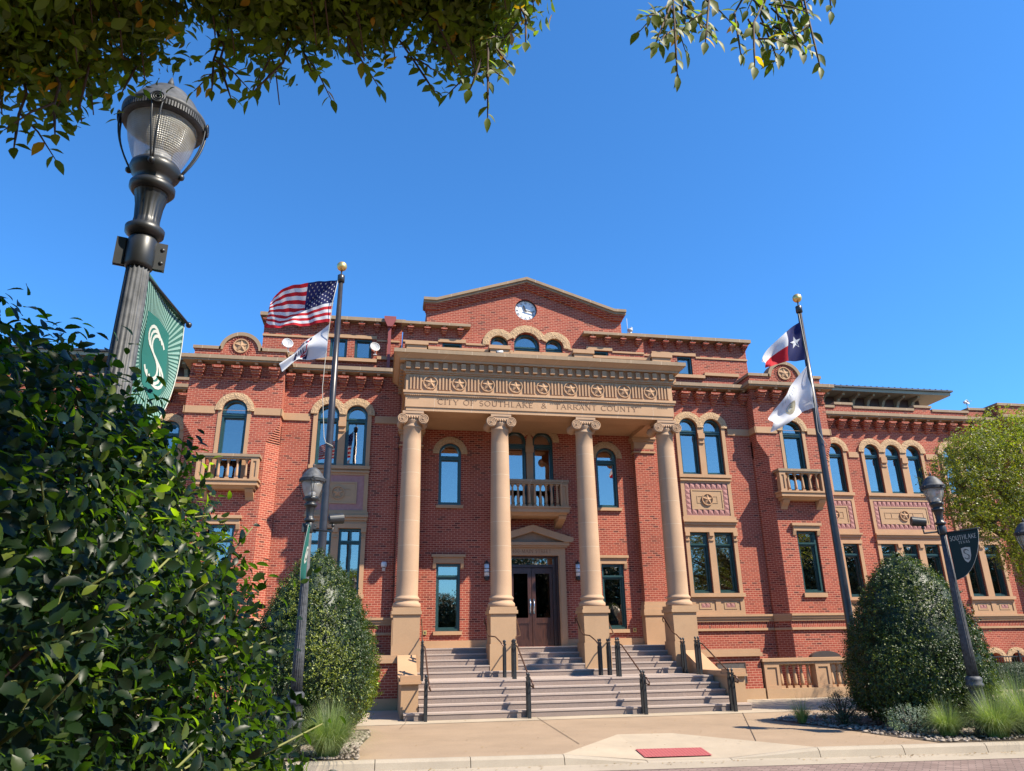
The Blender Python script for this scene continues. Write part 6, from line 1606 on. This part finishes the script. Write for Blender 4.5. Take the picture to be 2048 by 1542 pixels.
PL = [(.15, .85), (.4, 1.15), (.8, 1.30), (1.2, 1.33), (1.7, 1.24), (2.3, 1.05), (2.8, .80), (3.1, .60), (3.4, .34), (3.6, .06)]
PR = [(.12, 1.0), (.4, 1.28), (.8, 1.40), (1.3, 1.42), (1.8, 1.34), (2.3, 1.14), (2.7, .92), (3.0, .70), (3.25, .46), (3.48, .12)]
def core(t, cx, cy, prof, k=.74):  # added dark solid that blocks light inside the leaf shell
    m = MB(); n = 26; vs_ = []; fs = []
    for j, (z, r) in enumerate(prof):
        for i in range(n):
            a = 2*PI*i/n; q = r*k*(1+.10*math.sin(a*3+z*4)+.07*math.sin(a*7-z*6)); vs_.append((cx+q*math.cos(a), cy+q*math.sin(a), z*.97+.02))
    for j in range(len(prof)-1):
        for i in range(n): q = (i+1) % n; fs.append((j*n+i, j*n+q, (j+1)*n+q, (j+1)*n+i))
    m.add(vs_, fs, True); build('filler_core', m, 'leaf_dark', t)
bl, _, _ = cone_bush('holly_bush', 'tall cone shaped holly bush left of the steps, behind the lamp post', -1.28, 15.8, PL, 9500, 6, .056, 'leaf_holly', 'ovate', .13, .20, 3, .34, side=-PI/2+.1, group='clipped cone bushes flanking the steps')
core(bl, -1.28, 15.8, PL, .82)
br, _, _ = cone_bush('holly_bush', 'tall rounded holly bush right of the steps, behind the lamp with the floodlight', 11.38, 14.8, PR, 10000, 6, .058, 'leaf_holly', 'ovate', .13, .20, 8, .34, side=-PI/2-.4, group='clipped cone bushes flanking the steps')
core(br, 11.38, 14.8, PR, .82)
# foreground holly, a few steps from the camera
PH = [(.3, 1.52), (.9, 1.60), (1.4, 1.57), (1.9, 1.37), (2.3, 1.13), (2.48, .94), (2.58, .70), (2.65, .40), (2.71, .12)]
HX, HY = -1.76, 2.30
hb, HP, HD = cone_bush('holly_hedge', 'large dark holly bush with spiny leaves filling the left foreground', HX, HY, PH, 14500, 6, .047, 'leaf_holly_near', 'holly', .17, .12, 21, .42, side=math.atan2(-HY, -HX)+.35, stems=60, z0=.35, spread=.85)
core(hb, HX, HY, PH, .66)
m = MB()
for i in rng.choice(len(HP), 900, replace=False):
    p = HP[i]; d = HD[i]; q = p-d*.25
    m.tube([tuple(q), tuple(q+d*.14+np.array([0, 0, -.01])), tuple(p+d*.04)], [.0045, .0035, .002], 5)
build('twigs', m, 'twig_green', hb)
# ---- overhanging elm: trunk beside the camera, crown above it
et = thing('elm_tree', (-3.1, -1.3, 0), 'leafy elm with small toothed leaves hanging into the top of the view', 'tree')
m = MB(); m.tube([(-3.1, -1.3, -.05), (-3.05, -1.25, 1.2), (-2.9, -1.1, 2.4), (-2.6, -.8, 3.5), (-2.3, -.5, 4.6), (-2.1, -.2, 5.8)], [.24, .18, .15, .13, .09, .04], 12); build('trunk', m, 'bark', et)
YR = 1.75
SA = [-2.2, -1.2, -.7, -.577, -.493, -.45, -.40, -.375, -.34, -.30, -.257, -.20, -.138, -.10, -.074, -.02, .03, .055, .10, .149, .185, .205, .225]
SS = [.70, .70, .72, .77, .82, .84, .86, .97, .97, .88, .86, .93, .93, .97, .97, .98, .93, .92, .93, .90, .97, 1.04, 1.10]
def zlow(x): return 1.7+YR*np.interp(x/YR, SA, SS)
n = 14500
x = rng.uniform(-2.9, .42, n); y = YR+.12-np.abs(rng.gamma(1.3, .40, n)); z = zlow(x)+.09+rng.exponential(.27, n)+.05*np.sin(x*9)+.04*np.sin(x*23+1); P1 = np.stack([x, y, z], 1)
k = (rng.random(n) < np.interp(x, [-3.4, -.6, .0, .42], [1, .9, .85, .8])) & (y > .2); P1 = P1[k]
n = 17000
u = unit(rng.normal(size=(n, 3))); P2 = np.array([-1.9, -1.0, 4.9])+u*(rng.random((n, 1))**.4)*np.array([3.6, 3.6, 1.7])  # unseen canopy added overhead to shade the holly and block sky
tt = (P2[:, 2]-1.5)/1.86
ok = ((P2[:, 2]-1.7) > 1.25*np.maximum(P2[:, 1], .01)) & (P2[:, 2] > 3.0) & (P2[:, 0]-1.4*tt < -.38+.15*np.sin(P2[:, 1]*5))
xb = P2[:, 0]-1.4*tt; yb = P2[:, 1]+tt
ok &= ~((xb > -1.4) & (yb > 1.72+.28*(-.5-xb))); P2 = P2[ok]  # canopy trimmed so sun still reaches the holly's right side
D2 = unit(rng.normal(0, 1, P2.shape)); b_ = shoots(P2, D2, 8, .3, .085, .8, .4, .1)
P = P1; D = unit(rng.normal(0, .8, P.shape)+np.array([.15, .25, -.55]))
a_ = shoots(P-D*.12, D, 9, .16, .047, .85, .35, .1, True)
tint = np.clip(rng.beta(2, 3, len(a_[0]))+np.where(rng.random(len(a_[0])) < .035, .6, 0), 0, 1)
# hanging sprays reaching lower / to the right
ends = []
def spray(path, K, size, tw=.0035):
    pth = [Vector(p) for p in path]; out_p = []; out_d = []; out_u = []; out_s = []
    for i in range(K):
        t = (i+.5)/K*(len(pth)-1); j = min(int(t), len(pth)-2); f = t-j; p = pth[j].lerp(pth[j+1], f); d = (pth[j+1]-pth[j]).normalized()
        sd_ = d.cross(Vector((.2, -1, .25))).normalized()*(1 if i % 2 else -1); dd = (d*.65+sd_*.8+Vector((rnd.gauss(0, .25), rnd.gauss(0, .3), rnd.gauss(-.15, .25)))).normalized()
        out_p.append(tuple(p)); out_d.append(tuple(dd)); out_u.append((rnd.gauss(.1, .3), rnd.gauss(-.9, .3), rnd.gauss(.5, .3))); out_s.append(size*rnd.uniform(.8, 1.25)*(1-.2*i/K))
    out_p.append(tuple(pth[-1])); out_d.append(tuple((pth[-1]-pth[-2]).normalized())); out_u.append((0, -.8, .5)); out_s.append(size)
    twm.tube([tuple(p) for p in pth], [tw*1.3]+[tw]*(len(pth)-2)+[tw*.5], 5)
    ends.append([np.array(v) for v in (out_p, out_d, out_u, out_s)])
twm = MB()
def at(a, s, Y): return (a*Y, Y, 1.7+s*Y)
for (a0, s0), (a1, s1), K, Y in (
    ((-.05, 1.02), (.055, .885), 12, 1.8), ((.0, 1.06), (.10, .93), 12, 1.75), ((.12, 1.05), (.145, .845), 12, 1.7), ((.16, 1.08), (.185, .96), 8, 1.7), ((.14, .98), (.115, .90), 5, 1.72),
    ((-.12, 1.0), (-.065, .925), 9, 1.8), ((-.2, .98), (-.235, .85), 9, 1.8), ((-.17, .96), (-.15, .90), 6, 1.9), ((-.30, .95), (-.27, .83), 9, 1.8), ((-.305, .96), (-.30, .84), 8, 1.8), ((-.42, .94), (-.43, .82), 8, 1.85),
    ((-.50, .90), (-.485, .78), 7, 1.8), ((-.53, .84), (-.51, .73), 6, 1.7), ((-.57, .82), (-.56, .70), 7, 1.75), ((.19, 1.1), (.215, 1.02), 6, 1.7),
    ((.505, 1.25), (.50, .985), 15, 1.65), ((.52, 1.2), (.465, 1.06), 9, 1.65), ((.53, 1.2), (.535, 1.09), 7, 1.7), ((.57, 1.25), (.565, 1.075), 7, 1.65), ((.70, 1.28), (.635, 1.055), 12, 1.7), ((.70, 1.2), (.66, 1.03), 8, 1.65), ((.72, 1.25), (.71, 1.06), 6, 1.7), ((.74, 1.28), (.765, 1.085), 9, 1.68), ((.78, 1.3), (.80, 1.05), 8, 1.65), ((.69, 1.3), (.73, 1.12), 7, 1.7), ((.33, 1.35), (.315, 1.195), 5, 1.7), ((.86, 1.35), (.85, 1.2), 5, 1.7)):
    p0 = Vector(at(a0, s0, Y)); p1 = Vector(at(a1, s1, Y-.1)); mid = (p0+p1)/2+Vector((rnd.uniform(-.03, .03), rnd.uniform(-.05, .05), .03))
    K = int(K*1.3)
    spray([p0, p0.lerp(mid, .5)+Vector((.01, 0, .015)), mid, p1.lerp(mid, .4), p1], K, .052 if a0 > .3 else .046)
    for f_ in ((.35, .6) if a0 > .3 else (.5,)):
        q0 = p0.lerp(p1, f_); sg = rnd.choice((-1, 1)); q1 = q0+Vector((sg*rnd.uniform(.05, .11), rnd.uniform(-.08, .08), -rnd.uniform(.05, .12)))
        spray([q0, q0.lerp(q1, .5)+Vector((0, 0, .012)), q1], 8, .050 if a0 > .3 else .044, .0025)
cat = [np.concatenate([a_[i]]+[e[i] for e in ends]+[b_[i]]) for i in range(4)]
ne = len(cat[0])-len(tint); tint = np.concatenate([tint, np.clip(rng.beta(2, 3, ne)+np.where(rng.random(ne) < .06, .5, 0), 0, 1)])
# keep single stray leaves out of the open sky on the far side of the crown's lower edge
leaves_object('crown', cat[0], cat[1], cat[2], cat[3], 'ovate', 'leaf_elm', et, tint)
for i in rng.choice(len(P1), 420, replace=False):
    p = P1[i]; q = p+np.array([rng.normal(-.15, .1), -.22, .22]); twm.tube([tuple(q), tuple((p+q)/2+np.array([0, .02, .03])), tuple(p), tuple(p+np.array([.02, .03, -.12]))], [.006, .0045, .003, .002], 4)
for path, r in (([(-2.3, -.5, 4.4), (-1.7, .4, 4.0), (-1.2, 1.1, 3.8), (-.6, 1.5, 3.75), (.1, 1.6, 3.75)], (.06, .045, .03, .018, .008)), ([(-2.6, -.8, 3.6), (-2.3, .2, 3.5), (-1.9, 1.0, 3.3), (-1.3, 1.5, 3.2)], (.05, .04, .025, .01)), ([(-2.2, -.4, 4.9), (-.8, .2, 4.7), (.4, .9, 4.45), (1.2, 1.4, 4.1), (1.35, 1.68, 3.85)], (.05, .04, .025, .015, .006)), ([(.4, .9, 4.45), (.7, 1.3, 4.1), (.86, 1.62, 3.8)], (.02, .012, .006))):
    twm.tube(path, list(r), 8)
build('branches', twm, 'twig_bark', et)

# ---- yellow-green tree at the right edge
def clump_tree(name, lab, trunk, clumps, nper, K, size, mat, kind, L, group=None, seed=5, cat='tree', tr=.14):
    t = thing(name, (trunk[0], trunk[1], 0), lab, cat, group)
    Ps = []
    for (cx, cy, cz, rx, rz) in clumps:
        nn = int(nper*rx*rx); u = unit(rng.normal(size=(nn, 3))); l_ = 1+lump(u, abs(seed+int(cx*7)), .32); r_ = (rng.random((nn, 1))**.45)*l_[:, None]
        Ps.append(np.array([cx, cy, cz])+u*r_*np.array([rx, rx, rz]))
    P = np.concatenate(Ps); c0 = np.mean([c[:3] for c in clumps], axis=0)
    D = unit(unit(P-c0)+rng.normal(0, .6, P.shape)+np.array([0, 0, -.1])); a_ = shoots(P, D, K, L, size, .85, .4, .2)
    leaves_object('crown', *a_, kind, mat, t, np.clip(rng.beta(2, 2, len(a_[0])), 0, 1))
    m = MB(); x, y = trunk; zc = min(c[2] for c in clumps)
    m.tube([(x, y, -.05), (x+.03, y, zc*.3), (x-.02, y+.03, zc*.75), (x, y, zc*1.1)], [tr*1.3, tr, tr*.85, tr*.6], 10); build('trunk', m, 'bark', t)
    m = MB()
    for (cx, cy, cz, rx, rz) in clumps:
        for q in range(5):
            e = (cx+rnd.uniform(-.7, .7)*rx, cy+rnd.uniform(-.7, .7)*rx, cz+rnd.uniform(-.6, .7)*rz)
            m.tube([(x, y, zc*.8), (x+(cx-x)*.4, y+(cy-y)*.4, zc*.8+(cz-zc*.8)*.55), (cx+(e[0]-cx)*.3, cy+(e[1]-cy)*.3, cz-.15*rz), e], [tr*.5, tr*.32, tr*.18, .008], 6)
    build('limbs', m, 'bark', t)
    return t
clump_tree('ornamental_tree', 'yellow green small leaved tree at the right edge in front of the wing', (18.3, 17.4),
    [(16.0, 16.8, 6.15, 1.15, 1.0), (17.4, 17.0, 6.9, 1.25, 1.0), (15.0, 16.5, 5.55, .85, .75), (16.6, 16.7, 5.1, 1.15, .8), (15.4, 16.5, 4.55, .75, .6), (18.6, 17.0, 5.8, 1.4, 1.2), (16.9, 16.5, 3.9, .75, .6), (17.9, 17.1, 4.5, 1.0, .7), (15.9, 16.4, 3.75, .5, .5), (19.4, 17.3, 7.0, 1.2, 1.0), (16.5, 16.6, 3.25, .45, .35), (17.3, 16.8, 3.3, .6, .4), (14.75, 16.4, 4.9, .5, .45), (15.35, 16.4, 6.35, .6, .5)],
    820, 7, .078, 'leaf_gold', 'small', .22, seed=3)

# ---- trees across the street, seen mirrored in the lower windows
proto = clump_tree('street_tree', 'broad tree behind the viewer, mirrored in the lower windows', (-6, -15), [(-6, -15, 6.2, 2.6, 2.2), (-4.6, -14.6, 4.9, 1.8, 1.3), (-7.5, -15.2, 4.8, 1.9, 1.3), (-6, -15.4, 3.4, 2.6, 1.3)], 260, 4, .30, 'leaf_dark', 'small', .5, 'trees across the street', 9)
for x, y, s_ in ((5.5, -16, .72), (12.5, -17, 1.25), (20.5, -16, 1.2), (26, -15, 1.05), (32.5, -16, 1.1), (40, -15, 1.5), (48, -16, 1.5), (56, -15, 1.5), (64, -15, 1.4)):
    c = proto.copy(); COL.objects.link(c); c.location = (x, y, 0); c.scale = (s_, s_, s_)
    for ch in list(proto.children):
        d = ch.copy(); COL.objects.link(d); d.parent = c

# ---- grasses, small shrubs, far hedge
def grass(x, y, n, h, lab, r=.12, lean=.9, grp='clumps of ornamental grass in the beds'):
    t = thing('ornamental_grass', (x, y, 0), lab, 'grass clump', grp)
    a = rng.uniform(0, 2*PI, n); rr = r*np.sqrt(rng.random(n)); L = h*rng.uniform(.55, 1.15, n); ln = lean*rng.beta(2.2, 1.6, n)*1.15; S = 8
    V = np.zeros((n, S, 2, 3)); wv = rng.uniform(.0022, .0042, n)
    for k in range(S):
        u = k/(S-1); out = rr+L*ln*(u**1.35)*.85; zz = L*(u*(1-.12*ln)-.74*ln*u**2.3); zz = np.maximum(zz, .01)
        cxk = x+np.cos(a)*out; cyk = y+np.sin(a)*out; wk = wv*(1-.85*u)
        V[:, k, 0] = np.stack([cxk-np.sin(a)*wk, cyk+np.cos(a)*wk, zz], 1); V[:, k, 1] = np.stack([cxk+np.sin(a)*wk, cyk-np.cos(a)*wk, zz], 1)
    V = V.reshape(-1, 3)-np.array([x, y, 0]); F = []
    base = np.arange(n)[:, None]*(S*2)
    for k in range(S-1): F.append(np.concatenate([base+2*k, base+2*k+1, base+2*k+3, base+2*k+2], 1))
    F = np.concatenate(F)
    me = bpy.data.meshes.new('blades'); me.vertices.add(len(V)); me.vertices.foreach_set('co', V.astype(np.float32).ravel())
    me.loops.add(F.size); me.loops.foreach_set('vertex_index', F.astype(np.int32).ravel()); me.polygons.add(len(F)); me.polygons.foreach_set('loop_start', np.arange(0, F.size, 4, dtype=np.int32))
    at_ = me.attributes.new('tint', 'FLOAT', 'FACE'); at_.data.foreach_set('value', np.tile(np.clip(rng.beta(2, 2, n), 0, 1), S-1).astype(np.float32))
    me.materials.append(MATS['grass_blade']); me.update(calc_edges=True); o = bpy.data.objects.new('blades', me); COL.objects.link(o); o.parent = t
grass(-.72, 13.50, 3200, 1.05, 'fountain grass clump between the left lamp post and the pavement', .16)
grass(-1.75, 13.3, 1500, .95, 'fountain grass clump low behind the foreground holly', .16)
grass(10.30, 12.95, 1700, .75, 'fountain grass clump at the kerb end of the right bed, nearest the pebbles', .14)
grass(10.95, 12.55, 2300, .98, 'fountain grass clump in front of the right lamp base', .16)
grass(11.75, 12.70, 2300, 1.05, 'fountain grass clump just right of the right lamp base', .16)
grass(12.35, 13.5, 2600, 1.25, 'tall fountain grass clump behind, at the right edge of the bed', .18)
grass(12.6, 12.4, 2300, 1.1, 'fountain grass clump cut by the right edge of the frame', .16)
grass(9.05, 15.75, 420, .75, 'wispy fountain grass left of the dark low shrub', .08)
def small_shrub(name, lab, cx, cy, r, h, n, size, mat, kind, K=6, L=.12):
    pr = [(.03, r*.6), (h*.25, r), (h*.6, r*.9), (h*.85, r*.6), (h, r*.15)]
    t, _, _ = cone_bush(name, lab, cx, cy, pr, n, K, size, mat, kind, L, .35, int(cx*10), r*.5, stems=14); return t
small_shrub('sage_bush', 'small grey green sage bush at the front of the right bed', 10.02, 13.55, .42, .52, 700, .030, 'leaf_sage', 'small')
small_shrub('low_shrub', 'low dark feathery shrub at the left foot of the right cone bush', 9.62, 15.1, .42, .68, 700, .032, 'leaf_dark', 'small', 7, .16)
small_shrub('low_shrub', 'small green shrub in the bed left of the lamp base behind the foreground holly', -2.3, 13.9, .5, .7, 500, .04, 'leaf_holly', 'ovate')
t = thing('clipped_hedge', (23.6, 23.9, 0), 'clipped dark green hedge in front of the iron fence at the right edge', 'hedge')
n = 7000; P = np.stack([rng.uniform(20.6, 27, n), rng.uniform(23.2, 24.6, n), rng.uniform(.05, .72, n)], 1); f_ = rng.random(n)
P[:, 2] = np.where(f_ < .5, .72+.03*rng.normal(size=n), P[:, 2]); P[:, 1] = np.where(f_ >= .5, 23.2+.04*rng.normal(size=n), P[:, 1])
D = unit(np.where((f_ < .5)[:, None], np.array([0, -.2, 1.]), np.array([0, -1, .3]))+rng.normal(0, .5, P.shape)); a_ = shoots(P, D, 4, .08, .045)
leaves_object('foliage', *a_, 'small', 'leaf_dark', t, rng.beta(2, 2, len(a_[0])))
m = MB(); m.box(20.65, 26.95, 23.25, 24.55, 0, .70); build('filler_core', m, 'leaf_dark', t)  # added dark filler behind the hedge leaves
